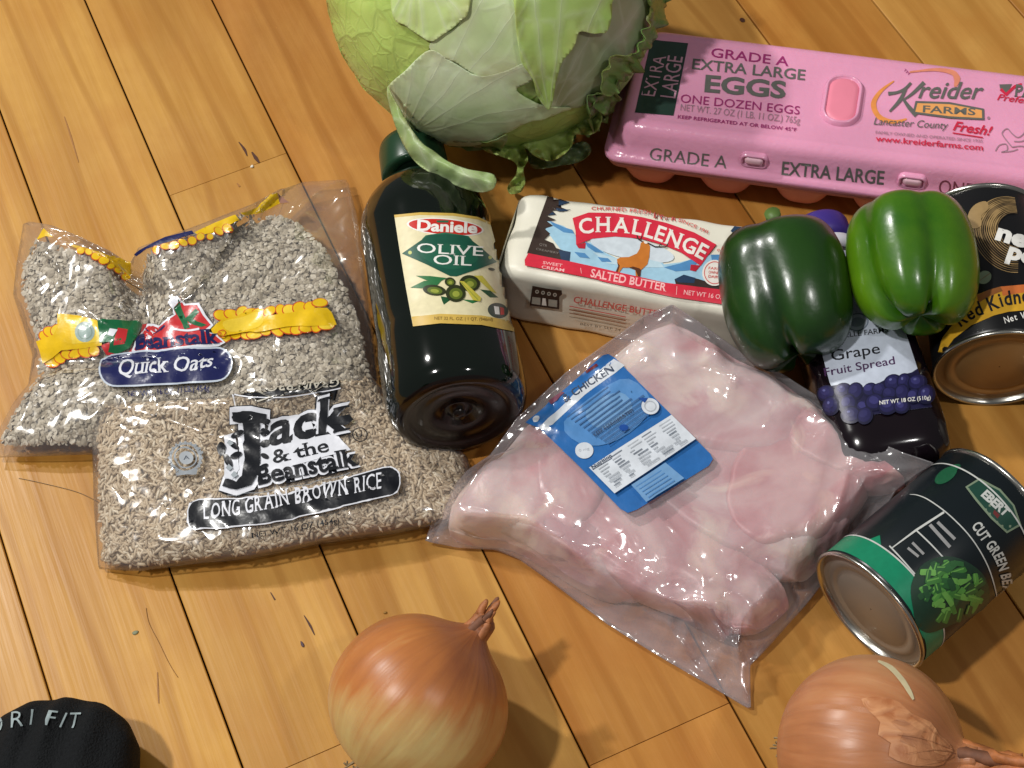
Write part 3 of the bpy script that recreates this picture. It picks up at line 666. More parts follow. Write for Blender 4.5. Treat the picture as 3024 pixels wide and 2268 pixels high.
# ================================================================== cans
def can(name, label, p_end, p_top, r=0.0372, body_col=(18, 24, 30), end_col=(150, 138, 112)):
    ax = unit(p_top - p_end); L_ = np.linalg.norm(p_top - p_end)
    t = thing(name, label, 'can', ((p_end + p_top) / 2)[:2].tolist() + [0])
    steel = plain('tin_rim', (196, 194, 186), 0.25, metal=1.0); endm = plain('can_end_%d' % end_col[0], end_col, 0.46, metal=0.5, noise=0.08, nscale=20)
    V, F, U = lathe([(0.0028, r - 0.0012), (0.004, r - 0.0006), (L_ - 0.004, r - 0.0006), (L_ - 0.0028, r - 0.0012)], 80, p_end, ax, cap=False)
    lab_ = mk('paper_label', V, F, plain('can_paper_%d' % body_col[2], body_col, 0.3, spec=0.45, noise=0.12, nscale=40), t)
    for s0, sg in ((0.0, 1), (L_, -1)):
        pr = [(0.0030, r - 0.0016), (0.0022, r - 0.0002), (0.0010, r + 0.0003), (0.0, r - 0.0004), (-0.0002, r - 0.0012), (0.0012, r - 0.0022), (0.0034, r - 0.0026)]
        V, F, U = lathe([(s0 + sg * s, q) for s, q in pr], 80, p_end, ax, cap=False); mk('rim', V, F, steel, t)
        pr = [(0.0034, r - 0.0026), (0.0036, r - 0.0060), (0.0030, r - 0.0072), (0.0024, r - 0.0084), (0.0026, r - 0.0110), (0.0032, r - 0.0122), (0.0030, r - 0.0136), (0.0024, r - 0.0146), (0.0024, 0.0004)]
        V, F, U = lathe([(s0 + sg * s, q) for s, q in pr], 80, p_end, ax, cap=False); mk('can_end', V, F, endm, t)
    return t, lab_
gend, gtop = PD(1874, 1322, 0.0375), PD(2146, 1090, 0.0375)
gcan, glab = can('food_can', 'can of cut green beans with black and green label lying beside onion', gend, gtop, body_col=(18, 26, 30), end_col=(150, 142, 130))
G3 = (2650, 1300, 2.5535); E1 = (2200, 1250, 1.6299)
wl = ink((196, 198, 194)); tealg = ink((16, 128, 92)); gax = unit(gtop - gend); gL = np.linalg.norm(gtop - gend)
V, F, U = lathe([(0.0036, 0.0368), (0.0165, 0.0368)], 96, gend, gax, cap=False); mk('green_band', V, F, tealg, glab)
for s_ in (0.0160, gL - 0.0150): V, F, U = lathe([(s_, 0.03705), (s_ + 0.0009, 0.03705)], 96, gend, gax, cap=False); mk('label_line', V, F, wl, glab)
gb = [ink(c) for c in ((62, 120, 54), (84, 148, 66), (44, 96, 50), (106, 166, 78), (36, 78, 46))]
gbv = bvh_of(glab)
a = Art(E1)
a.poly([(640, 690), (600, 560), (650, 540), (658, 612), (720, 700), (800, 762), (802, 850), (850, 960), (880, 1060), (850, 1020), (790, 880), (710, 750)], tealg)
a.path('NET WT 14.5 OZ', [(738, 872), (775, 930), (806, 1000), (828, 1065), (836, 1130)], 26, wl, 0.01)
for (x, y, rx, ry, rt) in ((968, 252, 62, 30, -35), (1010, 215, 30, 14, -20)): a.ell(x, y, rx, ry, ink((24, 86, 56)), rt)
b2 = Art(G3); a.k = b2.k
a.line([(95, 412), (160, 420), (250, 462), (400, 575), (560, 745), (680, 950), (745, 1165), (742, 1250), (690, 1310)], [3, 7, 9, 9, 9, 9, 9, 6, 3], wl, smooth=5)
a.line([(-40, 815), (140, 682), (352, 545)], [8, 16, 16], wl); a.line([(140, 680), (250, 785), (350, 892)], 11, wl, smooth=4); a.line([(-60, 800), (20, 885), (130, 1010)], 11, wl, smooth=4)
for p, q, wd in (((245, 640), (395, 808), 26), ((302, 620), (432, 748), 24), ((78, 815), (158, 880), 20), ((112, 775), (198, 862), 20)): a.line([p, q], wd, ink((150, 150, 150)))
a.poly([(512, 355), (618, 288), (775, 370), (880, 490), (932, 640), (822, 702), (700, 590), (590, 460)], ink((120, 136, 112))); a.poly([(532, 358), (616, 306), (765, 382), (866, 494), (914, 632), (824, 684), (710, 576), (604, 450)], ink((26, 66, 54)))
a.text('EBERT', (628, 418), (808, 578), 62, wl, 0.05, up=(0.72, -0.69)); a.poly([(728, 525), (770, 565), (752, 592), (718, 552)], ink((110, 40, 40)))
a.path('CUT GREEN BEANS', [(558, 652), (640, 768), (722, 880), (772, 1010), (792, 1130), (788, 1230)], 74, wl, 0.03, gap=0.12)
a.poly([(165, 960), (280, 890), (420, 880), (560, 940), (660, 1040), (690, 1200), (600, 1300), (400, 1390), (240, 1450), (150, 1400), (110, 1250), (100, 1100)], ink((26, 56, 40)), smooth=3)
rr = random.Random(2)
for i in range(62):
    r_ = math.sqrt(rr.random()); t = rr.random() * 6.283; x, y = 395 + 225 * r_ * math.cos(t), 1150 + 215 * r_ * math.sin(t) - 10
    an = rr.choice((-0.5, -0.9, 0.2, 1.2, -1.3, 2.2)) + rr.uniform(-0.25, 0.25); l = rr.uniform(42, 66); dx, dy = math.cos(an) * l, math.sin(an) * l * 0.9; wd = rr.uniform(36, 50)
    mm = rr.choice(gb); a.line([(x - dx, y - dy), (x - dx * 0.85, y - dy * 0.85), (x, y + rr.uniform(-6, 6)), (x + dx * 0.85, y + dy * 0.85), (x + dx, y + dy)], [wd * 0.55, wd * 0.95, wd, wd * 0.95, wd * 0.55], mm, smooth=2)
    if rr.random() < 0.5: a.line([(x - dx * 0.8 - wd * 0.15, y - dy * 0.8 - wd * 0.2), (x + dx * 0.8 - wd * 0.15, y + dy * 0.8 - wd * 0.2)], wd * 0.22, gb[3])
a.build('print', glab, gbv, off=0.0003, cell=12, step=0.00002)

kend, ktop = PD(2160, 800, 0.0375), PD(2114, 480, 0.0375)
kcan, klab = can('food_can', 'can of kidney beans with black label and golden end lying beside peppers', kend, ktop, body_col=(20, 20, 22), end_col=(168, 132, 84))
E8 = (2700, 550, 2.37); kbv = bvh_of(klab)
a = Art(E8); yel = ink((214, 164, 44)); oran = ink((214, 116, 58)); gld = ink((158, 130, 86)); gld2 = ink((120, 98, 66))
a.poly([(420, 770), (520, 728), (600, 705), (768, 690), (1000, 690), (1000, 868), (768, 870), (660, 880), (560, 905), (400, 975), (280, 1068), (195, 1180), (170, 1160), (200, 1060), (300, 930)], yel)
a.poly([(600, 705), (768, 690), (1000, 690), (1000, 740), (768, 745), (620, 770)], oran); a.poly([(440, 765), (520, 728), (600, 705), (620, 735), (520, 775), (450, 820)], ink((150, 92, 46)))
a.path('Red Kidney Beans', [(330, 985), (420, 925), (560, 868), (640, 838), (768, 818), (900, 808), (1060, 810), (1200, 830)], 96, blk, 0.02, gap=0.14)
a.path('Net Wt. 15.5 OZ', [(636, 962), (768, 925), (900, 915), (1050, 925)], 44, wht, 0.01)
rr = random.Random(8)
for i in range(13):
    f = 1 - i * 0.045; cx_, cy_ = 640 + 4 * i, 330 - 2 * i; pts = []
    for k in range(17):
        t = math.radians(285 - k * 12.5); x, y = 265 * f * math.cos(t), 255 * f * math.sin(t) * 1.0
        pts.append((cx_ + x * 0.9 - (math.sin(t) > 0) * y * -0.25, cy_ + y * (1.0 if math.sin(t) < 0 else 1.08)))
    a.line(pts, [2 + rr.random() * 3 + (7 if 3 < k < 10 else 2) * rr.random() * 1.5 for k in range(17)], rr.choice((gld, gld2)), smooth=2)
a.poly([(385, 185), (430, 130), (500, 110), (520, 160), (470, 210), (470, 280), (410, 300), (378, 250)], gld, smooth=3)
a.text('ne', (562, 372), (775, 436), 110, wht, 0.05, up=(0.32, -0.95)); a.text('po', (640, 502), (840, 560), 110, wht, 0.05, up=(0.32, -0.95))
a.ell(490, 640, 52, 44, ink((122, 136, 110)), -30); a.line([(455, 665), (530, 612)], 5, gld2)
a.build('print', klab, kbv, off=0.0003, cell=16)
se = np.array([0.300, -0.075, 0.0375]); scan, slab = can('food_can', 'steel can with plain grey label lying past the green bean can, mostly out of view', se, se + np.array([0.108, 0.020, 0]), body_col=(120, 112, 112), end_col=(190, 186, 178))
for q in (gcan, kcan, scan): q['group'] = 'cans lying on the floor'

# ================================================================== bell peppers
def pepper_material(name, c1, c2, c3):
    mt, nt, b = newmat(name); N = nt.nodes.new; L = nt.links.new
    tc = N('ShaderNodeTexCoord'); n = N('ShaderNodeTexNoise'); n.inputs['Scale'].default_value = 34; n.inputs['Detail'].default_value = 5; L(tc.outputs['Object'], n.inputs[0])
    n2 = N('ShaderNodeTexNoise'); n2.inputs['Scale'].default_value = 420; n2.inputs['Detail'].default_value = 2; L(tc.outputs['Object'], n2.inputs[0])
    at = N('ShaderNodeAttribute'); at.attribute_name = 'tone'
    ad = N('ShaderNodeMath'); ad.operation = 'MULTIPLY_ADD'; ad.inputs[1].default_value = 0.75; L(n.outputs[0], ad.inputs[0]); L(at.outputs['Fac'], ad.inputs[2])
    cr = N('ShaderNodeValToRGB'); e = cr.color_ramp.elements; e[0].position = 0.15; e[0].color = lin(c1); e[1].position = 1.0; e[1].color = lin(c3); q = e.new(0.55); q.color = lin(c2)
    L(ad.outputs[0], cr.inputs[0]); L(cr.outputs[0], b.inputs['Base Color'])
    b.inputs['Roughness'].default_value = 0.30; b.inputs['Coat Weight'].default_value = 0.4; b.inputs['Coat Roughness'].default_value = 0.16
    b.inputs['Subsurface Weight'].default_value = 0.1; b.inputs['Subsurface Radius'].default_value = (0.004, 0.006, 0.001)
    b.inputs['Subsurface Scale'].default_value = 0.6
    bp = N('ShaderNodeBump'); bp.inputs['Strength'].default_value = 0.34; bp.inputs['Distance'].default_value = 0.0026; L(n.outputs[0], bp.inputs['Height'])
    bp2 = N('ShaderNodeBump'); bp2.inputs['Strength'].default_value = 0.06; bp2.inputs['Distance'].default_value = 0.0006; L(n2.outputs[0], bp2.inputs['Height']); L(bp.outputs[0], bp2.inputs['Normal'])
    L(bp2.outputs[0], b.inputs['Normal'])
    return mt
def pepper(label, ctr, axis, roll, Ln, R, creases, mt, stem=True, squash=1.0, seed=0, taper=0.16, lob=1.0):
    """axis points from blossom end to stem end; creases: angles (deg) of the grooves between the lobes"""
    a, u, v = frame(axis); n = 120; nr = 56; V = []; tone = []; UV = []
    cr = [math.radians(c) for c in creases]
    for i in range(nr + 1):
        t = i / nr                                  # 0 blossom .. 1 stem
        ph = math.pi * (t - 0.5); s0 = math.copysign(abs(math.sin(ph)) ** 0.80, math.sin(ph)); c0 = abs(math.cos(ph)) ** 0.58
        for k in range(n):
            th = 2 * math.pi * k / n
            d = min(abs((th - c - 0.25 * (t - 0.5) * math.sin(c * 3) + math.pi) % (2 * math.pi) - math.pi) for c in cr)
            b_ = (1 - t) ** 1.5
            g = math.exp(-(d / (0.16 + 0.12 * t)) ** 2); lobe = math.exp(-(d / 0.55) ** 2)
            r = R * c0 * (1 - taper * (1 - t)) * (1 - lob * (0.030 + 0.17 * b_) * g - lob * (0.045 + 0.10 * b_) * lobe) * (1 + 0.05 * math.sin(th + seed) + 0.03 * math.sin(2 * th + 2.1 * seed))
            rr_ = r / (R + 1e-9)
            s = s0 * Ln / 2
            if t < 0.5: s += Ln * (0.10 * g * (1 - 2 * t) + 0.09 * math.exp(-(rr_ / 0.32) ** 2) * (1 - 2 * t)) - Ln * 0.02 * math.cos(th * 1.0 + seed) * (1 - 2 * t) * min(rr_ * 2, 1)
            else: s -= Ln * (0.16 * math.exp(-(rr_ / 0.34) ** 2) + 0.03 * g * rr_) * (2 * t - 1)
            p = np.asarray(ctr) + a * s + (u * math.cos(th + roll) * squash + v * math.sin(th + roll)) * r
            V.append(p); tone.append(0.28 + 0.35 * (1 - g) * (0.5 + 0.5 * math.sin(th * 2 + seed)) * (1 - abs(2 * t - 1) ** 2)); UV.append((k / n, t))
    V = np.array(V); V = V + (ns3(V, 22, seed + 3) * 0.0007)[:, None] * unit(np.array([0.3, 0.2, 1]))
    F = [(i * n + k, i * n + (k + 1) % n, (i + 1) * n + (k + 1) % n, (i + 1) * n + k) for i in range(nr) for k in range(n)]
    t_ = thing('bell_pepper', label, 'bell pepper', (ctr[0], ctr[1], 0))
    mk('flesh', V, F, mt, t_, tone=tone)
    if stem:
        base = np.asarray(ctr) + a * Ln * 0.30
        V, F = tube(smooth_line([base, base + a * 0.008 + u * 0.002, base + a * 0.014 + u * 0.009 - v * 0.002, base + a * 0.018 + u * 0.017 - v * 0.004], 4), [0.0100, 0.0082, 0.0066, 0.0055, 0.0050, 0.0046, 0.0044, 0.0043, 0.0043, 0.0043, 0.0044, 0.0046, 0.0046], 12)
        mk('stem', V, F, plain('pepper_stem', (92, 120, 56), 0.5, noise=0.2, nscale=120), t_)
    return t_
pd1 = PD(1702, 636, 0.060)
pepper('dark green bell pepper with deep crease resting on butter and spread bottle', pd1, (-0.03, 0.93, 0.32), 0.0, 0.086, 0.0400, (-28, 84, 172, 250), pepper_material('dark_pepper', (5, 26, 6), (12, 42, 12), (30, 66, 14)), True, 1.0, 2, 0.08, 0.8)
pd2 = PD(1970, 566, 0.084)
pepper('bright green bell pepper perched between spread bottle and kidney bean can', pd2, (0.03, 0.95, 0.22), 0.0, 0.079, 0.0372, (14, 118, 205, -62), pepper_material('bright_pepper', (20, 66, 6), (38, 92, 8), (86, 128, 14)), False, 1.0, 5, 0.10)

# ================================================================== onions
def onion_material(name, warm, pale, dark, bands):
    mt, nt, b = newmat(name); N = nt.nodes.new; L = nt.links.new
    uv = N('ShaderNodeUVMap'); sp = N('ShaderNodeSeparateXYZ'); L(uv.outputs[0], sp.inputs[0])
    mp = N('ShaderNodeMapping'); mp.inputs['Scale'].default_value = (58, 1.3, 1); L(uv.outputs[0], mp.inputs[0])
    n = N('ShaderNodeTexNoise'); n.inputs['Scale'].default_value = 1.0; n.inputs['Detail'].default_value = 5; n.inputs['Distortion'].default_value = 0.4; L(mp.outputs[0], n.inputs[0])
    tc = N('ShaderNodeTexCoord'); n3 = N('ShaderNodeTexNoise'); n3.inputs['Scale'].default_value = 26; n3.inputs['Detail'].default_value = 4; L(tc.outputs['Object'], n3.inputs[0])
    at = N('ShaderNodeAttribute'); at.attribute_name = 'tone'
    s1 = N('ShaderNodeMath'); s1.operation = 'MULTIPLY_ADD'; s1.inputs[1].default_value = 0.36; L(n.outputs[0], s1.inputs[0]); L(at.outputs['Fac'], s1.inputs[2])
    s2 = N('ShaderNodeMath'); s2.operation = 'MULTIPLY_ADD'; s2.inputs[1].default_value = 0.50; L(n3.outputs[0], s2.inputs[0]); L(s1.outputs[0], s2.inputs[2])
    cr = N('ShaderNodeValToRGB'); e = cr.color_ramp.elements; e[0].position = 0.25; e[0].color = lin(pale); e[1].position = 1.25 if False else 1.0; e[1].color = lin(dark); q = e.new(0.62); q.color = lin(warm)
    L(s2.outputs[0], cr.inputs[0]); L(cr.outputs[0], b.inputs['Base Color'])
    b.inputs['Roughness'].default_value = 0.36; b.inputs['Specular IOR Level'].default_value = 0.45
    b.inputs['Subsurface Weight'].default_value = 0.15; b.inputs['Subsurface Radius'].default_value = (0.006, 0.003, 0.001); b.inputs['Subsurface Scale'].default_value = 0.6
    bp = N('ShaderNodeBump'); bp.inputs['Strength'].default_value = 0.22; bp.inputs['Distance'].default_value = 0.0012; L(n.outputs[0], bp.inputs['Height']); L(bp.outputs[0], b.inputs['Normal'])
    return mt
def onion(label, ctr, axis, R, neck, neck_len, mt, tonef, seed, squat=0.93):
    a, u, v = frame(axis); n = 110; prof = []
    for i in range(60):
        t = i / 59; ph = math.pi * (t - 0.5); s = math.sin(ph) * R * squat; r = R * math.cos(ph) ** 0.94
        if t > 0.86: q = (t - 0.86) / 0.14; s += R * 0.20 * q ** 2.5; r = max(r, neck * (1.5 - 0.5 * q))
        if t < 0.06: s += R * 0.03 * (1 - t / 0.06); 
        prof.append((s, max(r, 0.002)))
    V, F, UV = lathe(prof, n, ctr, axis, shape=lambda t, s: 1 + 0.008 * math.sin(3 * t + seed) + 0.004 * math.sin(7 * t + seed * 2) + 0.0025 * math.sin(23 * t + 40 * s))
    V = np.array(V); V = V + (ns3(V, 14, seed) * 0.0008)[:, None] * np.array([0.4, 0.3, 0.8])
    rel = (V - np.asarray(ctr)); s = rel @ a / R; th = np.arctan2(rel @ v, rel @ u); UV = np.stack([UV[:, 0], s], 1)
    t_ = thing('onion', label, 'onion', (ctr[0], ctr[1], 0), 'yellow onions on the floor')
    sk = mk('bulb', V, F, mt, t_, uv=UV, tone=tonef(s, th, rel))
    # dried neck, a few twisted papery strands, and the root tuft
    drym = plain('dry_skin', (172, 104, 56), 0.6, noise=0.4, nscale=180, bump=0.4, bscale=250); dry2 = plain('dry_skin_dark', (118, 74, 50), 0.7, noise=0.4, nscale=200)
    tip = np.asarray(ctr) + a * (R * squat + R * 0.13); rr = random.Random(seed)
    for i in range(6):
        t = i / 6 * 6.283; o_ = (u * math.cos(t) + v * math.sin(t)); l = neck_len * rr.uniform(0.55, 1.0)
        bend = unit(np.array([rr.uniform(-1, 1), rr.uniform(-1, 1), rr.uniform(-0.2, 0.8)])) * l * 0.16
        pts = smooth_line([tip - a * 0.012 + o_ * neck * 1.15, tip + a * 0.004 + o_ * neck * 0.65, tip + a * l * 0.5 + o_ * neck * 0.42 + bend, tip + a * l + o_ * neck * 0.45 + bend * 1.6], 5)
        V, F = tube(pts, np.interp(np.linspace(0, 1, len(pts)), [0, 0.3, 0.8, 1], [neck * 0.55, neck * 0.50, neck * 0.34, neck * 0.10]), 9)
        V = V + (ns3(V, 120, seed + i) * 0.0011)[:, None] * unit(np.array([0.5, -0.6, 0.6])) + (ns3(V, 260, seed + 9 + i) * 0.0005)[:, None]
        mk('neck', V, F, drym if i % 3 else dry2, t_)
    foot = np.asarray(ctr) - a * R * squat * 0.985
    for i in range(22):
        t = rr.random() * 6.283; o_ = u * math.cos(t) + v * math.sin(t); q = rr.uniform(0.001, 0.006)
        pts = smooth_line([foot + o_ * q + a * 0.002, foot + o_ * (q + 0.002) - a * 0.004, foot + o_ * (q + rr.uniform(0.001, 0.005)) - a * rr.uniform(0.002, 0.006)], 3)
        V, F = tube(pts, 0.0005, 5); mk('root', V, F, plain('onion_root', (150, 128, 92), 0.8, noise=0.3, nscale=300), t_)
    return t_, sk
on1 = PD(903, 1518, 0.0455)
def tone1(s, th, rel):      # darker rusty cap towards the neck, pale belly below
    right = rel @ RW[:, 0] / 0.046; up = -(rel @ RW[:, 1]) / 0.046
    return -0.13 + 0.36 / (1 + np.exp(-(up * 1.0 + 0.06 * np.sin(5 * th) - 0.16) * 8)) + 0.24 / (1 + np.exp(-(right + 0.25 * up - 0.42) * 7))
onion('yellow onion with pale belly and short upturned dry neck', on1, (0.70, 0.58, 0.40), 0.0462, 0.0055, 0.017, onion_material('onion_skin_pale', (184, 116, 62), (208, 182, 120), (132, 76, 50), 0), tone1, 3)
on2 = PD(1880, 1626, 0.0465)
def tone2(s, th, rel): return 0.10 + 0.10 * np.sin(2 * th + 1) + 0.16 * np.clip(s, 0, 1) + 0.10 * np.clip(-s, 0, 1)
o2, o2b = onion('copper onion with long dry neck beside the green bean can', on2, (0.84, -0.33, 0.43), 0.0475, 0.0070, 0.052, onion_material('onion_skin_copper', (184, 122, 80), (210, 162, 118), (136, 82, 52), 0), tone2, 8)
a = Art(E1); a.line([(640, 1148), (700, 1180), (755, 1240), (790, 1295), (808, 1332)], [10, 24, 26, 22, 10], ink((214, 200, 160), 0.4), smooth=5)
a.build('bare_strip', o2, bvh_of(o2b), off=0.0005, cell=12)
def paper_skin(name, c1, c2):
    mt, nt, b = newmat(name); N = nt.nodes.new; L = nt.links.new; tc = N('ShaderNodeTexCoord')
    n = N('ShaderNodeTexNoise'); n.inputs['Scale'].default_value = 60; n.inputs['Detail'].default_value = 6; n.inputs['Distortion'].default_value = 2.0; L(tc.outputs['Object'], n.inputs[0])
    cr = N('ShaderNodeValToRGB'); e = cr.color_ramp.elements; e[0].position = 0.34; e[0].color = lin(c1); e[1].position = 0.64; e[1].color = lin(c2); L(n.outputs[0], cr.inputs[0]); L(cr.outputs[0], b.inputs['Base Color'])
    bp = N('ShaderNodeBump'); bp.inputs['Strength'].default_value = 0.6; bp.inputs['Distance'].default_value = 0.002; L(n.outputs[0], bp.inputs['Height']); L(bp.outputs[0], b.inputs['Normal']); b.inputs['Roughness'].default_value = 0.42
    return mt
a = Art(E1); sk1 = paper_skin('paper_skin', (172, 106, 64), (210, 150, 104)); sk2 = paper_skin('paper_skin_dark', (140, 86, 56), (200, 138, 94))
a.poly([(985, 1560), (930, 1500), (890, 1440), (800, 1400), (740, 1345), (650, 1320), (560, 1330), (600, 1390), (650, 1440), (640, 1500), (700, 1540), (690, 1600), (780, 1640), (860, 1650), (950, 1640)], sk1, 2)
a.poly([(985, 1565), (900, 1500), (820, 1470), (760, 1430), (700, 1440), (760, 1490), (740, 1530), (820, 1560), (830, 1610), (900, 1620), (960, 1620)], sk2, 2)
a.poly([(990, 1570), (950, 1520), (880, 1490), (840, 1500), (880, 1540), (900, 1580), (960, 1600)], sk1, 2)
for q in ([(980, 1560), (880, 1470), (780, 1400)], [(985, 1570), (850, 1520), (720, 1500)], [(985, 1580), (880, 1570), (760, 1590)], [(975, 1590), (900, 1620), (820, 1640)]): a.line(q, [6, 4, 1], sk2, smooth=4)
a.build('skin_flap', o2, bvh_of(o2b), off=0.0007, cell=10, step=0.0003)

# ================================================================== bags
class Bag:
    def __init__(s, centre, outline, H, p=2.6, q=0.8, seed=1, amp=0.0012, freq=22, extra=None):
        s.C = PD(*centre, 0.0)[:2]; W = np.array([PD(x, y, z) for x, y, z in outline])
        n = len(W); S = []
        for i in range(n):
            for t in np.linspace(0, 1, 24, endpoint=False): S.append(W[i] * (1 - t) + W[(i + 1) % n] * t)
        S = np.array(S); d = S[:, :2] - s.C; th = np.arctan2(d[:, 1], d[:, 0]); o = np.argsort(th)
        s.th = np.r_[th[o] - 2 * math.pi, th[o], th[o] + 2 * math.pi]; rr = np.linalg.norm(d, axis=1)[o]; s.rr = np.r_[rr, rr, rr]; zz = S[o, 2]; s.zz = np.r_[zz, zz, zz]
        s.H, s.p, s.q, s.seed, s.amp, s.freq, s.extra = H, p, q, seed, amp, freq, extra
    def polar(s, x, y):
        dx, dy = x - s.C[0], y - s.C[1]; th = np.arctan2(dy, dx); R = np.interp(th, s.th, s.rr); return np.hypot(dx, dy) / R, th
    def hf(s, x, y):
        x = np.asarray(x, float); y = np.asarray(y, float); r, th = s.polar(x, y); r = np.minimum(r, 1.0); zB = np.interp(th, s.th, s.zz)
        dome = (1 - r ** s.p) ** s.q
        z = zB * r ** 2 + s.H * dome
        wr = s.amp * ns(x, y, s.freq, s.seed) + 0.7 * s.amp * (1 - 2 * np.abs(ns(x, y, s.freq * 1.7, s.seed + 1)))
        z = z + wr * (0.35 + 0.65 * np.clip(4 * (1 - r), 0, 1)) * np.clip(12 * (1 - r), 0.15, 1)
        if s.extra: z = z + s.extra(x, y, r) * np.clip(6 * (1 - r), 0, 1)
        return np.maximum(z, 0.0012)
    def mesh(s, nr=46, nt=150, scale=1.0, dz=0.0, under=True, zmin=0.0006):
        V, UV = [], []; rs = np.linspace(0, 1, nr + 1)[1:] ** 0.9; ts = np.linspace(-math.pi, math.pi, nt, endpoint=False); R = np.interp(ts, s.th, s.rr); zB = np.interp(ts, s.th, s.zz)
        X = [np.array([s.C[0]])]; Y = [np.array([s.C[1]])]
        for r in rs: X.append(s.C[0] + np.cos(ts) * R * r * scale); Y.append(s.C[1] + np.sin(ts) * R * r * scale)
        X = np.concatenate(X); Y = np.concatenate(Y); Z = np.maximum(s.hf(X, Y) + dz, zmin); V = np.stack([X, Y, Z], 1)
        F = [(0, 1 + k, 1 + (k + 1) % nt) for k in range(nt)]
        for i in range(nr - 1):
            b0 = 1 + i * nt
            F += [(b0 + k, b0 + nt + k, b0 + nt + (k + 1) % nt, b0 + (k + 1) % nt) for k in range(nt)]
        if under:
            n0 = len(V); last = 1 + (nr - 1) * nt; rl = [0.96, 0.85, 0.6]; add = []
            for r in rl: add.append(np.stack([s.C[0] + np.cos(ts) * R * r * scale, s.C[1] + np.sin(ts) * R * r * scale, np.maximum(zB * r ** 6 * 0.8, zmin * 0.7)], 1))
            V = np.concatenate([V] + add + [np.array([[s.C[0], s.C[1], zmin * 0.7]])])
            prev = last
            for i in range(len(rl)):
                b0 = n0 + i * nt; F += [(prev + k, b0 + k, b0 + (k + 1) % nt, prev + (k + 1) % nt) for k in range(nt)]; prev = b0
            cI = len(V) - 1; F += [(prev + k, cI, prev + (k + 1) % nt) for k in range(nt)]
        return V, F
    def scatter(s, n, rmax, mask=None, seed=0):
        g = np.random.default_rng(seed); th = g.uniform(-math.pi, math.pi, n * 4); R = np.interp(th, s.th, s.rr); keep = g.uniform(0, 1, n * 4) < (R / s.rr.max()) ** 2
        th = th[keep]; R = R[keep]; r = np.sqrt(g.uniform(0, 1, len(th))) * rmax; x = s.C[0] + np.cos(th) * R * r; y = s.C[1] + np.sin(th) * R * r
        if mask is not None: k = mask(x, y); x, y = x[k], y[k]
        x, y = x[:n], y[:n]; e = 0.001; z = s.hf(x, y)
        nx = -(s.hf(x + e, y) - z) / e; ny = -(s.hf(x, y + e) - z) / e; N_ = np.stack([nx, ny, np.ones_like(nx)], 1); N_ /= np.linalg.norm(N_, axis=1, keepdims=True)
        return np.stack([x, y, z], 1), N_, g
def grain_mat(name, c1, c2, c3, rough=0.55):
    mt, nt, b = newmat(name); at = nt.nodes.new('ShaderNodeAttribute'); at.attribute_name = 'tone'
    cr = nt.nodes.new('ShaderNodeValToRGB'); e = cr.color_ramp.elements; e[0].color = lin(c1); e[1].color = lin(c3); q = e.new(0.5); q.color = lin(c2)
    nt.links.new(at.outputs['Fac'], cr.inputs[0]); nt.links.new(cr.outputs[0], b.inputs['Base Color']); b.inputs['Roughness'].default_value = rough
    b.inputs['Subsurface Weight'].default_value = 0.0
    return mt
def tangent(N_, g):
    t = g.normal(size=N_.shape); t -= N_ * np.sum(t * N_, 1, keepdims=True); t /= np.linalg.norm(t, axis=1, keepdims=True); return t, np.cross(N_, t)
def grains(Pp, N_, g, ln, wd, depth):
    """long kernels: two rings of five and two tips"""
    t, b = tangent(N_, g); n = len(Pp); t = t + N_ * g.uniform(-0.3, 0.3, (n, 1)); l = ln * g.uniform(0.8, 1.2, (n, 1)) / 2; w_ = wd * g.uniform(0.85, 1.15, (n, 1)) / 2
    c = Pp - N_ * depth * g.uniform(0.4, 1.6, (n, 1)); vs = [c - t * l]
    for sg in (-0.55, 0.35):
        for k in range(5):
            a_ = 2 * math.pi * k / 5; vs.append(c + t * l * sg + (b * math.cos(a_) + N_ * math.sin(a_) * 0.85) * w_ * (0.9 if sg < 0 else 1.0))
    vs.append(c + t * l); V = np.stack(vs, 1).reshape(-1, 3); base = (np.arange(n) * 12)[:, None, None]
    f = [(0, 1 + (k + 1) % 5, 1 + k) for k in range(5)] + [(1 + k, 1 + (k + 1) % 5, 6 + (k + 1) % 5) for k in range(5)] + [(1 + k, 6 + (k + 1) % 5, 6 + k) for k in range(5)] + [(6 + k, 6 + (k + 1) % 5, 11) for k in range(5)]
    return V, (np.array(f)[None] + base).reshape(-1, 3), np.repeat(np.clip(g.normal(0.5, 0.25, n), 0, 1), 12)
def flakes(Pp, N_, g, rad, depth):
    t, b = tangent(N_, g); n = len(Pp); tilt = g.normal(0, 0.26, (n, 2)); Nn = N_ + t * tilt[:, :1] + b * tilt[:, 1:]; Nn /= np.linalg.norm(Nn, axis=1, keepdims=True); t, b = tangent(Nn, g)
    r = rad * g.uniform(0.5, 1.35, (n, 1)); el = g.uniform(0.55, 0.9, (n, 1)); c = Pp - N_ * depth * g.uniform(0.4, 2.0, (n, 1)); vs = [c + Nn * r * 0.22]
    for k in range(7):
        a_ = 2 * math.pi * k / 7; j = g.uniform(0.8, 1.15, (n, 1)); vs.append(c + (t * math.cos(a_) + b * math.sin(a_) * el) * r * j + Nn * r * g.uniform(-0.15, 0.15, (n, 1)))
    V = np.stack(vs, 1).reshape(-1, 3); base = (np.arange(n) * 8)[:, None, None]; f = np.array([(0, 1 + k, 1 + (k + 1) % 7) for k in range(7)])
    return V, (f[None] + base).reshape(-1, 3), np.repeat(np.clip(g.normal(0.5, 0.28, n), 0, 1), 8)

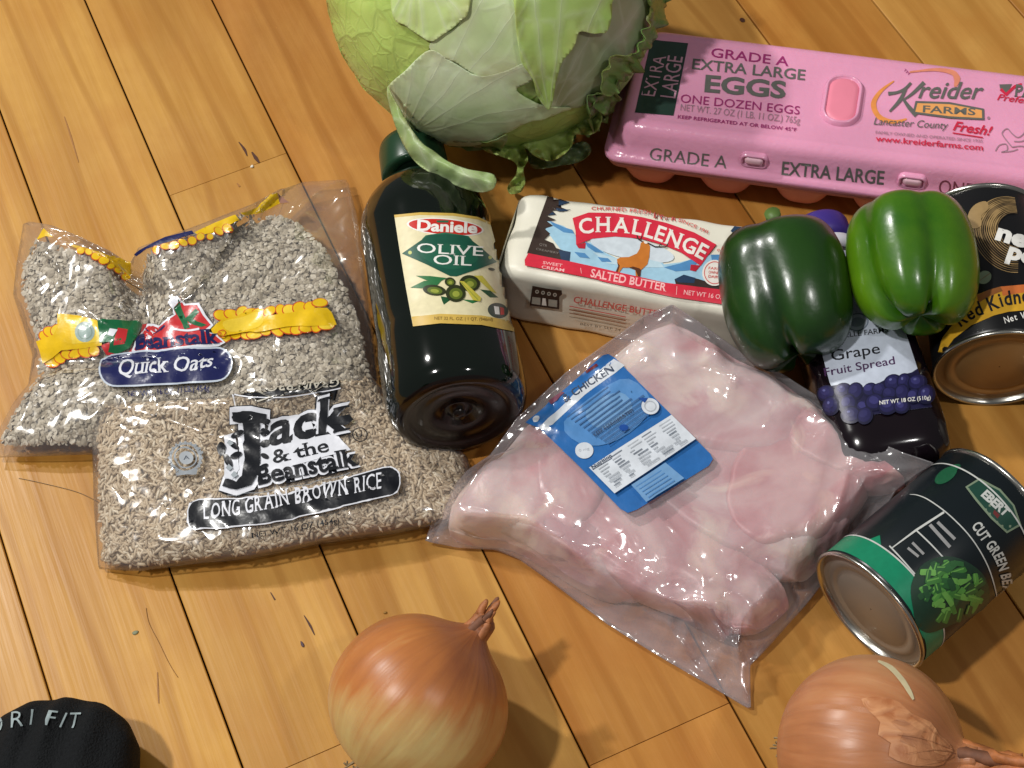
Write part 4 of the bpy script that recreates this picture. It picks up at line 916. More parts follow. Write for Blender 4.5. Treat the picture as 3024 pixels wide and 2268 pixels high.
# ---- oats
oat_out = [(52, 484, .022), (98, 486, .026), (135, 512, .030), (215, 540, .030), (282, 572, .028), (300, 540, .034), (420, 496, .036), (560, 442, .034), (612, 415, .026), (640, 399, .012), (752, 393, .008), (772, 470, .008), (790, 600, .008), (806, 720, .008), (822, 850, .006),
           (800, 960, .004), (500, 1000, .003), (230, 984, .009), (100, 988, .009), (-12, 992, .006), (-10, 950, .008), (25, 885, .010), (62, 838, .012), (72, 770, .014), (30, 640, .014), (36, 580, .016)]
def seg_d(x, y, a, b):
    a = np.asarray(a)[:2]; b = np.asarray(b)[:2]; ab = b - a; t = np.clip(((x - a[0]) * ab[0] + (y - a[1]) * ab[1]) / (ab @ ab), 0, 1); return np.hypot(x - a[0] - t * ab[0], y - a[1] - t * ab[1]), t
ofa, ofb = PD(286, 575, 0.03), PD(300, 680, 0.045); og_a, og_b = PD(50, 790, 0.02), PD(320, 735, 0.045); oh_a, oh_b = PD(470, 735, 0.045), PD(600, 560, 0.04)
k3_ = crop((0, 500, 1.8433))
OCR = [(P(*k3_(*p), 0.042), P(*k3_(*q), 0.042), h_) for p, q, h_ in (((748, 462), (692, 820), 0.0035), ((1085, 565), (775, 835), 0.0040), ((1280, 470), (1085, 565), 0.0015), ((205, 385), (292, 470), 0.0022), ((165, 660), (292, 570), 0.0022), ((385, 650), (545, 800), 0.0022),
        ((1900, 610), (2010, 1050), 0.0020), ((290, 470), (300, 560), 0.0015), ((640, 600), (545, 800), 0.0012), ((1930, 830), (2000, 960), 0.0015))]
def oat_extra(x, y, r):
    d, t = seg_d(x, y, ofa, ofb); z = -0.020 * np.exp(-(d / 0.010) ** 2) * (1 - 0.35 * t)
    d, t = seg_d(x, y, og_a, og_b); z = z - 0.008 * np.exp(-(d / 0.009) ** 2)
    d, t = seg_d(x, y, oh_a, oh_b); z = z - 0.004 * np.exp(-(d / 0.012) ** 2)
    for p, q, h_ in OCR:
        d, t = seg_d(x, y, p, q); z = z + h_ * np.exp(-(d / 0.0022)) 
    return z
OAT = Bag((430, 720), oat_out, 0.030, 3.2, 0.75, 4, 0.0011, 20, oat_extra)
oats = thing('oats_bag', 'clear plastic bag of quick oats with yellow band print, partly under rice bag', 'bag of oats', (OAT.C[0], OAT.C[1], 0))
oat_core = plain('oat_core', (132, 122, 106), 0.9, noise=0.3, nscale=300)
oc_poly = np.array([PD(x, y, z)[:2] for x, y, z in ((70, 512, .03), (130, 530, .034), (215, 552, .034), (283, 600, .03), (300, 556, .036), (420, 510, .04), (590, 448, .034), (640, 470, .03), (700, 540, .02), (748, 620, .02), (790, 740, .015), (812, 860, .01), (790, 950, .005), (500, 990, .004), (20, 980, .004), (0, 955, .008), (50, 880, .012), (76, 835, .014), (90, 770, .016), (48, 640, .016), (50, 570, .02))])
def oat_mask(x, y): return in_poly(x, y, oc_poly)
V, F = OAT.mesh(46, 150, 0.90, -0.0030)
ins = oat_mask(V[:, 0], V[:, 1]); F = [f for f in F if all(ins[i] for i in f)]
mk('oats_mass', V, F, oat_core, oats)
Pp, Nn, g = OAT.scatter(19000, 0.965, oat_mask, 5); V, F, tn = flakes(Pp, Nn, g, 0.0018, 0.0016)
mk('oat_flakes', V, F, grain_mat('oat_flake', (140, 130, 114), (196, 187, 170), (234, 228, 216)), oats, smooth=False, tone=tn, kind='stuff')
FILM = film('clear_film', 0.07, 0.14, 1.0, 15, base=0.10)
V, F = OAT.mesh(110, 400, 1.0, 0.0016); ofilm = mk('bag_film', V, F, FILM, oats)
C3 = (0, 500, 1.8433); ob = bvh_of(ofilm)
yb = film_ink((232, 190, 24)); yb2 = film_ink((240, 206, 60)); orr = film_ink((206, 84, 30)); nv = film_ink((24, 30, 84)); gr = film_ink((20, 104, 62)); rdo = film_ink((200, 48, 52)); wf = film_ink((228, 230, 238)); gs = film_ink((158, 178, 172)); lbl = film_ink((196, 206, 220))
a = Art(C3)
sr = random.Random(12)
def scallop(pts, n, r, up=1):
    b = np.array(smooth_line(pts, 10)); L_ = np.r_[0, np.cumsum(np.linalg.norm(np.diff(b, axis=0), axis=1))]
    for k in range(n):
        l = L_[-1] * (k + 0.5) / n; x, y = np.interp(l, L_, b[:, 0]), np.interp(l, L_, b[:, 1]); rx = r * (0.85 + 0.3 * ((k * 7) % 5) / 5)
        ry = r * sr.uniform(0.7, 1.05); rx = r * sr.uniform(0.8, 1.35); an = sr.uniform(-40, 40); x += sr.uniform(-6, 6); y += sr.uniform(-8, 8)
        a.ell(x, y, rx, ry, orr, an, 14); a.ell(x + 1, y - 1, rx * 0.88, ry * 0.85, yb if sr.random() < 0.7 else yb2, an, 14)
scallop([(1180, 812), (1290, 786), (1420, 778), (1560, 774), (1680, 752), (1765, 740)], 11, 36); scallop([(1200, 922), (1320, 908), (1480, 888), (1640, 870), (1805, 858)], 11, 36)
a.poly([(1150, 880), (1200, 830), (1300, 800), (1400, 775), (1450, 810), (1560, 795), (1690, 770), (1775, 765), (1800, 790), (1828, 858), (1700, 862), (1560, 868), (1450, 890), (1320, 902), (1220, 915), (1160, 905)], yb); a.poly([(1210, 840), (1320, 810), (1400, 785), (1445, 830), (1400, 880), (1250, 895)], yb2, smooth=3)
scallop([(225, 915), (290, 885), (325, 860)], 3, 34); scallop([(260, 1060), (350, 1020), (430, 1005), (540, 990)], 6, 36)
a.poly([(318, 790), (365, 795), (460, 808), (545, 826), (560, 960), (440, 975), (340, 985), (300, 1020), (236, 1062), (222, 985), (205, 940), (300, 905), (322, 860)], yb); a.poly([(380, 810), (545, 826), (550, 940), (400, 950)], yb2)
a.ell(466, 888, 52, 52, gs); a.ell(466, 888, 38, 38, film_ink((140, 160, 150)), r0=0.86)
a.poly([(555, 960), (600, 945), (640, 1015), (700, 1000), (750, 940), (765, 850), (800, 850), (770, 930), (730, 1012), (660, 1028), (580, 1008)], rdo); a.poly([(540, 824), (745, 834), (765, 850), (745, 900), (705, 975), (640, 1005), (590, 992), (603, 942), (545, 946)], gr)
a.poly([(640, 870), (690, 880), (680, 950), (620, 955)], rdo); a.poly([(600, 870), (640, 880), (620, 915), (590, 905)], wf)
a.poly([(780, 880), (820, 850), (880, 845), (950, 800), (930, 745), (975, 702), (1012, 742), (1090, 738), (1118, 800), (1165, 858), (1130, 895), (1180, 905), (1232, 950), (1190, 970), (1000, 985), (735, 1008), (720, 990), (742, 912)], wf)
a.poly([(790, 885), (830, 862), (890, 858), (960, 800), (940, 748), (975, 714), (1005, 752), (1080, 750), (1105, 805), (1150, 858), (1110, 890), (1170, 912), (1218, 948), (1000, 974), (742, 996), (732, 985), (752, 920)], rdo)
a.poly([(940, 750), (970, 720), (1040, 870), (1010, 880), (960, 790)], gr); a.poly([(1010, 830), (1075, 770), (1090, 790), (1060, 830), (1130, 860), (1100, 870), (1040, 850)], gr); a.line([(800, 880), (830, 900), (880, 890), (910, 860)], 10, nv, smooth=4); a.line([(950, 880), (1030, 888), (1090, 880)], 12, wf, smooth=4)
a.text('Beanstalk', (738, 988), (1196, 952), 72, nv, 0.03, serif=True); a.ell(1205, 905, 20, 20, orr, r0=0.8); a.text('R', (1197, 915), (1213, 913), 20, orr)
def pill(x0, y0, x1, y1, r):
    d = unit((x1 - x0, y1 - y0)); n_ = np.array([d[1], -d[0]]); out = []
    for c_, s0 in (((x1, y1), -90), ((x0, y0), 90)):
        for k in range(13):
            t = math.radians(s0 + 180 * k / 12); out.append(np.array(c_) + d * r * math.cos(t) + n_ * r * math.sin(t))
    return out
a.poly(pill(640, 1098, 1180, 1072, 98), lbl); a.poly(pill(640, 1098, 1180, 1072, 88), nv)
a.text('Quick Oats', (654, 1136), (1164, 1092), 72, wf, 0.012, 0.22, True); a.text('NET WT. 16 OZ. (1 LB.) 454g', (700, 1248), (1146, 1214), 28, nv, 0.016)
a.build('printed_film', oats, ob, off=0.0005, cell=8, step=0.00008)
a = Art(C3)
a.poly([(732, 466), (760, 440), (900, 372), (1045, 336), (1058, 352), (950, 388), (800, 434), (745, 472)], nv)
a.poly([(1060, 345), (1180, 290), (1280, 250), (1300, 275), (1240, 312), (1180, 342), (1080, 362)], yb); scallop([(830, 455), (940, 415), (1060, 385), (1180, 350), (1260, 310)], 9, 24); a.poly([(1310, 240), (1400, 205), (1470, 140), (1505, 128), (1525, 188), (1440, 232), (1330, 252)], yb); a.poly([(1505, 128), (1575, 185), (1525, 190)], film_ink((150, 110, 96)))
a.poly([(203, 385), (240, 322), (292, 372), (250, 366)], yb); a.poly([(360, 402), (560, 452), (715, 508), (712, 600), (650, 560), (500, 470), (400, 425)], film_ink((206, 164, 20))); scallop([(420, 432), (520, 480), (600, 540), (690, 600)], 7, 24)
a.build('printed_edge', oats, ob, off=0.0006, cell=8, step=0.00008)

# ---- rice
rice_out = [(214, 1232, .004), (204, 1100, .012), (200, 960, .016), (206, 880, .018), (300, 872, .024), (480, 862, .032), (640, 838, .034), (805, 818, .022), (860, 880, .012), (930, 905, .008), (1010, 990, .006), (1035, 1060, .004), (985, 1128, .012), (860, 1150, .016), (700, 1172, .017), (540, 1206, .016), (400, 1220, .014), (300, 1236, .010)]
RICE = Bag((560, 1020), rice_out, 0.026, 3.6, 0.75, 9, 0.0008, 20)
rice = thing('rice_bag', 'clear plastic bag of long grain brown rice with black and white print', 'bag of rice', (RICE.C[0], RICE.C[1], 0))
V, F = RICE.mesh(40, 140, 0.955, -0.0026); mk('rice_mass', V, F, plain('rice_core', (142, 122, 96), 0.9, noise=0.3, nscale=300), rice)
Pp, Nn, g = RICE.scatter(8800, 0.975, None, 6); V, F, tn = grains(Pp, Nn, g, 0.0066, 0.0019, 0.0020)
mk('rice_grains', V, F, grain_mat('rice_grain', (166, 146, 120), (210, 192, 166), (238, 228, 210), 0.4), rice, smooth=True, tone=tn, kind='stuff')
V, F = RICE.mesh(100, 380, 1.0, 0.0014); rfilm = mk('bag_film', V, F, FILM, rice)
# side fin of the bag lying against the floor
C4 = (200, 1050, 1.7696); rb = bvh_of(rfilm); kb = film_ink((22, 24, 30)); gsl = film_ink((150, 156, 162)); tn_ = film_ink((196, 190, 176))
a = Art(C4)
a.poly([(868, 196), (960, 168), (1100, 150), (1250, 140), (1400, 124), (1425, 122), (1425, 164), (1380, 174), (1150, 208), (1000, 212), (900, 204)], kb); a.line([(860, 204), (900, 212), (1000, 220), (1150, 216), (1330, 190), (1425, 172)], 6, wf, smooth=4)
a.text('GRAIN BROWN', (1415, 128), (905, 168), 34, tn_, 0.012, 0.2, True)
J = [(862, 294), (960, 290), (1044, 304), (1036, 352), (1004, 354), (1008, 560), (1000, 622), (962, 684), (884, 710), (812, 692), (830, 652), (882, 668), (914, 640), (926, 560), (918, 350), (868, 342)]
a.line(J, 66, kb, True); a.text('ack', (1046, 480), (1484, 386), 190, kb, 0.095, 0, True, up=(0.05, -1)); a.text('Beanstalk', (1000, 690), (1530, 578), 96, kb, 0.105, 0, True); a.text('& the', (1075, 578), (1376, 508), 76, kb, 0.10, 0, True)
a.line(J, 54, wf, True); a.poly(J, wf); a.text('ack', (1046, 480), (1484, 386), 190, wf, 0.078, 0, True, up=(0.05, -1)); a.text('Beanstalk', (1000, 690), (1530, 578), 96, wf, 0.085, 0, True); a.text('& the', (1075, 578), (1376, 508), 76, wf, 0.085, 0, True)
a.poly([(1060, 330), (1260, 300), (1290, 400), (1420, 430), (1480, 500), (1010, 640), (1020, 480)], wf); a.poly([(820, 420), (880, 400), (900, 600), (860, 660), (820, 640)], wf)
a.poly(J, kb); a.text('ack', (1052, 478), (1478, 388), 186, kb, 0.026, 0, True, up=(0.05, -1)); a.poly([(1380, 330), (1470, 318), (1495, 348), (1460, 372), (1385, 370)], kb); a.text('& the', (1080, 576), (1370, 510), 70, kb, 0.012, 0, True); a.text('Beanstalk', (1004, 686), (1526, 580), 90, kb, 0.022, 0, True)
for x, y, rx, ry, rt in ((886, 330, 28, 15, 35), (890, 412, 34, 16, -30), (868, 476, 34, 18, 40), (884, 530, 30, 15, -20), (1034, 405, 28, 20, 30), (1040, 345, 22, 14, -30), (1036, 470, 30, 20, -35), (1034, 535, 24, 14, 30), (842, 560, 40, 20, 70), (806, 500, 36, 20, 80), (1030, 590, 22, 9, -20)): a.ell(x, y, rx, ry, kb, rt, 16)
for x, y, rt in ((850, 470, 20), (845, 600, 60), (872, 640, 30)): a.poly([(x - 18, y), (x, y - 22), (x + 22, y), (x, y + 16)], film_ink((170, 178, 184)))
RB = [(640, 800), (690, 768), (900, 762), (1150, 738), (1420, 668), (1650, 604), (1705, 610), (1730, 650), (1722, 708), (1682, 736), (1440, 790), (1180, 852), (900, 894), (700, 906), (650, 896), (634, 850)]
a.line(RB, 14, wf, True, 2); a.poly(RB, kb, 3)
a.path('LONG GRAIN BROWN RICE', [(716, 862), (930, 836), (1180, 784), (1450, 738), (1640, 705)], 74, wf, 0.010, 0.22, True, gap=0.12)
a.text('NET WT. 16 OZ (454g)', (966, 952), (1424, 872), 24, kb, 0.008); a.line([(840, 745), (1000, 738), (1250, 690), (1480, 630)], 3, gsl)
a.ell(622, 548, 84, 80, gsl, r0=0.84); a.ell(622, 548, 60, 56, gsl, r0=0.88); a.ell(622, 548, 40, 36, film_ink((176, 182, 188))); a.text('A', (606, 560), (640, 556), 22, film_ink((90, 96, 106)))
for k in range(20): t = k / 20 * 6.283; a.line([(622 + 76 * math.cos(t), 548 + 72 * math.sin(t)), (622 + 90 * math.cos(t), 548 + 86 * math.sin(t))], 11, gsl)
a.poly([(566, 624), (684, 612), (676, 632), (574, 640)], gsl)
a.ell(1528, 420, 40, 38, kb, r0=0.86); a.text('U', (1510, 438), (1544, 432), 32, kb)
a.build('printed_film', rice, rb, off=0.0005, cell=9, step=0.00014)

# ---- chicken
chk_out = [(1452, 660, .046), (1500, 690, .044), (1600, 762, .036), (1700, 815, .034), (1800, 880, .036), (1880, 950, .046), (1950, 980, .053), (2018, 1002, .055), (1985, 1022, .046), (1935, 1062, .034), (1890, 1140, .020), (1800, 1235, .008), (1740, 1310, .006), (1660, 1400, .004), (1620, 1440, .003), (1622, 1536, .003),
           (1560, 1500, .003), (1440, 1430, .003), (1310, 1350, .003), (1190, 1260, .003), (1120, 1210, .003), (1070, 1190, .003), (990, 1186, .004), (918, 1172, .006), (940, 1110, .010), (990, 1040, .014), (1010, 1018, .016), (1058, 985, .026), (1118, 903, .036), (1222, 808, .041), (1330, 730, .044), (1390, 685, .046)]
PIECES = [  # pixel, angle, half length, half width, half height, centre height, tint, seed, taper
    (1545, 868, -33, 0.080, 0.047, 0.028, 0.022, (1.0, 1.0, 1.0), 41, 0.15), (1135, 1062, 20, 0.054, 0.050, 0.030, 0.014, (1.02, 0.97, 0.95), 42, 0.0), (1385, 1030, -42, 0.072, 0.048, 0.030, 0.021, (1.0, 1.0, 1.0), 43, 0.0),
    (1735, 1030, 44, 0.060, 0.037, 0.031, 0.022, (0.98, 0.80, 0.81), 44, 0.25), (1450, 1205, -38, 0.086, 0.031, 0.026, 0.017, (1.0, 0.88, 0.88), 45, 0.45), (1225, 1165, -36, 0.058, 0.030, 0.022, 0.010, (0.97, 0.98, 0.98), 46, 0.2),
    (1412, 770, 50, 0.044, 0.034, 0.026, 0.024, (1.0, 0.94, 0.94), 47, 0.1), (1845, 978, -25, 0.042, 0.024, 0.020, 0.032, (1.0, 0.90, 0.90), 48, 0.3), (1600, 1080, -40, 0.070, 0.040, 0.026, 0.020, (0.99, 0.98, 0.98), 49, 0.2)]
PCW = [(PD(p[0], p[1], p[6]),) + p[2:] for p in PIECES]
WRC = PD(1540, 1400, 0.01)
CCR = [(PD(a_, b_, 0.03), PD(c_, d_, 0.03), h_) for a_, b_, c_, d_, h_ in ((1480, 810, 1640, 872, .0012), (1600, 760, 1565, 900, .0012), (1695, 880, 1640, 965, .0014), (1420, 1130, 1490, 1205, .0012), (1555, 985, 1660, 1012, .0012), (1740, 880, 1850, 960, .0018), (1500, 700, 1700, 830, .0016),
        (1440, 1325, 1545, 1445, .0045), (1490, 1315, 1565, 1450, .0045), (1545, 1310, 1585, 1455, .0040), (1600, 1330, 1590, 1450, .0035), (1420, 1290, 1600, 1330, .0025), (1840, 1000, 1780, 1200, .0030), (1890, 1010, 1800, 1180, .0030), (1000, 1100, 1130, 1140, .0018), (960, 1130, 1090, 1185, .0020), (1150, 1090, 1260, 1130, .0012), (1280, 1180, 1400, 1260, .0014))]
class ChickenBag(Bag):
    def hf(s, x, y):
        x = np.asarray(x, float); y = np.asarray(y, float); r, th = s.polar(x, y); r = np.minimum(r, 1.0); zB = np.interp(th, s.th, s.zz)
        low = zB * r ** 2 + 0.031 * (1 - r ** 3.4) ** 0.85; acc = np.exp(low * 160)
        for c, ang, la, lb, lz, zc, tint, seed, tip in PCW:
            ca, sa = math.cos(math.radians(ang)), math.sin(math.radians(ang)); dx, dy = x - c[0], y - c[1]; u = (dx * ca + dy * sa) / (la + 0.004); v = (-dx * sa + dy * ca) / (lb + 0.004)
            nar = 1 - tip * np.clip(u + 0.1, 0, 1.1) ** 1.2; v = v / nar; q = np.abs(u) ** 2.3 + np.abs(v) ** 2.3
            acc = acc + np.exp((zc + (lz + 0.001) * (0.4 + 0.6 * nar) * np.clip(1 - q, 0, 1) ** 0.40 - 0.02 * np.clip(q - 1, 0, 3)) * 160)
        z = np.log(acc) / 160 - 0.003
        cap_ = 0.043 + 0.06 * np.clip(x - s.C[0], -0.1, 0.1); z = -np.log(np.exp(-z * 220) + np.exp(-cap_ * 220)) / 220
        k = np.clip((1 - r) * 7, 0, 1); z = z * k + (zB * r ** 2 + 0.0008) * (1 - k)
        loose = np.clip((r - 0.50) * 2.2, 0, 1)
        z = z + s.amp * ns(x, y, s.freq, s.seed) + (0.35 + 0.65 * loose) * np.clip((1 - r) * 10, 0, 1) * (0.0008 * (1 - 2 * np.abs(ns(x, y, 17, 37)))) + np.exp(-((x - WRC[0]) ** 2 + (y - WRC[1]) ** 2) / 0.030 ** 2) * 0.0060 * (1 - 2 * np.abs(ns(x, y, 30, 39))) * np.clip((1 - r) * 12, 0, 1) + loose * np.clip((1 - r) * 10, 0, 1) * (0.0022 * (1 - 2 * np.abs(ns(x, y, 26, 33))) + 0.0006 * (1 - 2 * np.abs(ns(x, y, 45, 35))))
        for p_, q_, h_ in CCR:
            d_, t_ = seg_d(x, y, p_, q_); z = z + h_ * np.exp(-d_ / 0.0020) * np.clip((1 - r) * 14, 0, 1) * np.sin(np.pi * np.clip(t_, 0.03, 0.97)) ** 0.5
        return np.maximum(z, 0.0014)
CHK = ChickenBag((1460, 1080), chk_out, 0.036, 3.0, 0.8, 21, 0.0005, 22)
chick = thing('chicken_package', 'clear plastic bag of raw pink chicken pieces with blue label', 'bag of chicken', (CHK.C[0], CHK.C[1], 0))
def meat_material():
    mt, nt, b = newmat('raw_chicken'); N = nt.nodes.new; L = nt.links.new; tc = N('ShaderNodeTexCoord'); oi = N('ShaderNodeObjectInfo')
    def noise(sc_, det, dist=0.0):
        n = N('ShaderNodeTexNoise'); n.inputs['Scale'].default_value = sc_; n.inputs['Detail'].default_value = det; n.inputs['Distortion'].default_value = dist; L(tc.outputs['Object'], n.inputs[0]); return n.outputs[0]
    cr = N('ShaderNodeValToRGB'); e = cr.color_ramp.elements; e[0].position = 0.30; e[0].color = lin((194, 132, 136)); e[1].position = 0.70; e[1].color = lin((226, 212, 206)); q = e.new(0.44); q.color = lin((208, 172, 172)); q = e.new(0.56); q.color = lin((218, 198, 194))
    L(noise(17, 5, 1.4), cr.inputs[0])
    sh = N('ShaderNodeMapRange'); sh.inputs[1].default_value = 0.55; sh.inputs[2].default_value = 0.72; L(noise(11, 4, 0.8), sh.inputs[0])
    mx = N('ShaderNodeMix'); mx.data_type = 'RGBA'; L(sh.outputs[0], mx.inputs[0]); L(cr.outputs[0], mx.inputs[6]); mx.inputs[7].default_value = lin((196, 92, 104))
    nd = N('ShaderNodeTexNoise'); nd.inputs['Scale'].default_value = 20; nd.inputs['Detail'].default_value = 4; L(tc.outputs['Object'], nd.inputs[0])
    vm = N('ShaderNodeVectorMath'); vm.operation = 'MULTIPLY_ADD'; vm.inputs[1].default_value = (0.06, 0.06, 0.06); L(nd.outputs[1], vm.inputs[0]); L(tc.outputs['Object'], vm.inputs[2])
    vo = N('ShaderNodeTexVoronoi'); vo.feature = 'DISTANCE_TO_EDGE'; vo.inputs['Scale'].default_value = 9; L(vm.outputs[0], vo.inputs['Vector'])
    cz = N('ShaderNodeMapRange'); cz.inputs[1].default_value = 0.0; cz.inputs[2].default_value = 0.07; cz.inputs[3].default_value = 0.38; cz.inputs[4].default_value = 0.0; L(vo.outputs['Distance'], cz.inputs[0])
    fm = N('ShaderNodeMapRange'); fm.inputs[1].default_value = 0.54; fm.inputs[2].default_value = 0.64; fm.inputs[4].default_value = 0.8; L(noise(24, 5, 1.0), fm.inputs[0])
    m3 = N('ShaderNodeMix'); m3.data_type = 'RGBA'; L(fm.outputs[0], m3.inputs[0]); L(mx.outputs[2], m3.inputs[6]); m3.inputs[7].default_value = lin((234, 222, 206))
    mx = N('ShaderNodeMix'); mx.data_type = 'RGBA'; L(cz.outputs[0], mx.inputs[0]); L(m3.outputs[2], mx.inputs[6]); mx.inputs[7].default_value = lin((160, 96, 104))
    m2 = N('ShaderNodeMix'); m2.data_type = 'RGBA'; m2.blend_type = 'MULTIPLY'; m2.inputs[0].default_value = 1.0; L(mx.outputs[2], m2.inputs[6]); L(oi.outputs['Color'], m2.inputs[7])
    L(m2.outputs[2], b.inputs['Base Color']); b.inputs['Roughness'].default_value = 0.38; b.inputs['Subsurface Weight'].default_value = 0.25; b.inputs['Subsurface Radius'].default_value = (0.008, 0.003, 0.002); b.inputs['Subsurface Scale'].default_value = 0.8
    bp = N('ShaderNodeBump'); bp.inputs['Strength'].default_value = 0.35; bp.inputs['Distance'].default_value = 0.003; L(noise(70, 4, 0.5), bp.inputs['Height']); L(bp.outputs[0], b.inputs['Normal'])
    return mt
MEAT = meat_material()
for pi_, (c_, ang, la, lb, lz, zc, tint, seed, tip) in enumerate(PCW):
    bm = bmesh.new(); bmesh.ops.create_icosphere(bm, subdivisions=5, radius=1.0); V = np.array([v.co[:] for v in bm.verts]); F = [tuple(q.index for q in f.verts) for f in bm.faces]; bm.free()
    V = np.sign(V) * np.abs(V) ** 0.88
    nar = 1 - tip * np.clip((V[:, 0] + 0.1), 0, 1.1) ** 1.2; V[:, 1] *= nar; V[:, 2] *= 0.4 + 0.6 * nar
    V = V * (1 + 0.035 * ns3(V, 0.35, seed) + 0.02 * ns3(V, 0.9, seed + 1) - 0.03 * np.exp(-(ns3(V, 0.45, seed + 2) / 0.10) ** 2))[:, None]
    V = V * np.array([la, lb, lz]); ca, sa = math.cos(math.radians(ang)), math.sin(math.radians(ang)); V = V @ np.array([[ca, sa, 0], [-sa, ca, 0], [0, 0, 1]]) + c_
    r_, t_ = CHK.polar(V[:, 0], V[:, 1]); k_ = np.where(r_ > 0.84, (0.84 + 0.11 * (1 - np.exp(-(r_ - 0.84) / 0.11))) / np.maximum(r_, 1e-6), 1.0); V[:, :2] = CHK.C + (V[:, :2] - CHK.C) * k_[:, None]
    top = CHK.hf(V[:, 0], V[:, 1]) - 0.0010 - 0.0008 * ((pi_ * 4) % 9) - 0.0006 * (1 + ns(V[:, 0], V[:, 1], 14, seed)); V[:, 2] = np.minimum(np.maximum(V[:, 2], 0.0015), np.maximum(top, 0.0016))
    o = mk('chicken_piece', V, F, MEAT, chick); o.color = tint + (1,)
V, F = CHK.mesh(40, 140, 0.74, -0.009); mk('meat_filler', V, F, plain('meat_under', (150, 96, 92), 0.5, noise=0.3, nscale=40), chick)  # added filler below the pieces so the gaps are not see-through
V, F = CHK.mesh(150, 460, 1.0, 0.0004); cfilm = mk('bag_film', V, F, film('chicken_film', 0.20, 0.13, 0.9, 16, (250, 244, 246), 0.09), chick)
E6 = (1500, 850, 2.074); cb = bvh_of(cfilm)
bl = film_ink((40, 104, 172)); bl2 = film_ink((84, 138, 196)); bl3 = film_ink((112, 156, 200)); lw_ = film_ink((212, 218, 226)); lgr = film_ink((178, 184, 192)); dk = film_ink((60, 72, 96)); dbl = film_ink((20, 72, 150))
a = Art(E6)
a.poly([(110, 828), (330, 640), (580, 412), (612, 405), (655, 432), (960, 740), (1240, 1020), (1256, 1052), (1230, 1094), (1000, 1235), (790, 1362), (735, 1382), (690, 1358), (440, 1100), (190, 858)], bl)
a.poly([(186, 862), (420, 640), (645, 438), (716, 482), (470, 660), (238, 876)], lw_); a.text('& CHICKEN', (352, 706), (652, 512), 42, dk, 0.02)
a.poly([(470, 510), (540, 470), (552, 482), (480, 526)], film_ink((110, 30, 40))); a.ell(175, 808, 22, 18, lw_, -30); a.poly([(250, 700), (330, 640), (350, 650), (270, 718)], film_ink((120, 70, 90)))
a.poly([(340, 830), (560, 640), (740, 560), (880, 700), (800, 850), (620, 960), (440, 960)], bl2, smooth=3); a.poly([(480, 760), (620, 660), (720, 660), (760, 760), (620, 860), (520, 850)], bl3, smooth=3)
rr = random.Random(4)
for i in range(11):
    x, y = 362 + i * 25, 800 + i * 17; l = rr.uniform(0.7, 1.0); a.line([(x, y), (x + 330 * l, y - 240 * l)], 8, film_ink((66, 104, 152)))
a.text('KEEP REFRIGERATED', (530, 925), (770, 770), 18, dk, 0.012)
a.ell(873, 740, 54, 50, lw_, 20); a.ell(873, 740, 38, 34, lgr, 20, r0=0.8); a.ell(468, 1003, 56, 50, lw_, 0); a.text('0 mg', (436, 1012), (500, 998), 16, lgr); a.ell(712, 872, 28, 20, dbl, 0); a.poly([(800, 690), (860, 690), (840, 720)], dbl)
a.poly([(498, 1116), (1002, 794), (1152, 940), (655, 1276)], lw_)
for i in range(3): a.line([(520 + i * 0, 1130), (640, 1060)], 5, dk) if i == 0 else None
for i in range(9):
    f0 = i / 9; x, y = 520 + 135 * f0, 1128 + 130 * f0
    for sgm in range(5):
        t0 = 0.02 + sgm * 0.19 + rr.uniform(0, 0.04); t1 = t0 + rr.uniform(0.05, 0.15); a.line([(x + 500 * t0, y - 322 * t0), (x + 500 * t1, y - 322 * t1)], 7, lgr if rr.random() < 0.7 else film_ink((120, 128, 140)))
a.text('Nutrition', (520, 1128), (640, 1052), 20, dk, 0.02)
a.poly([(760, 1230), (965, 1092), (1080, 1188), (850, 1334)], bl3)
for i in range(5): a.line([(790 + i * 18, 1240 + i * 17), (940 + i * 20, 1140 + i * 16)], 6, bl2)
a.build('label', chick, cb, off=0.0007, cell=8, step=0.00012)

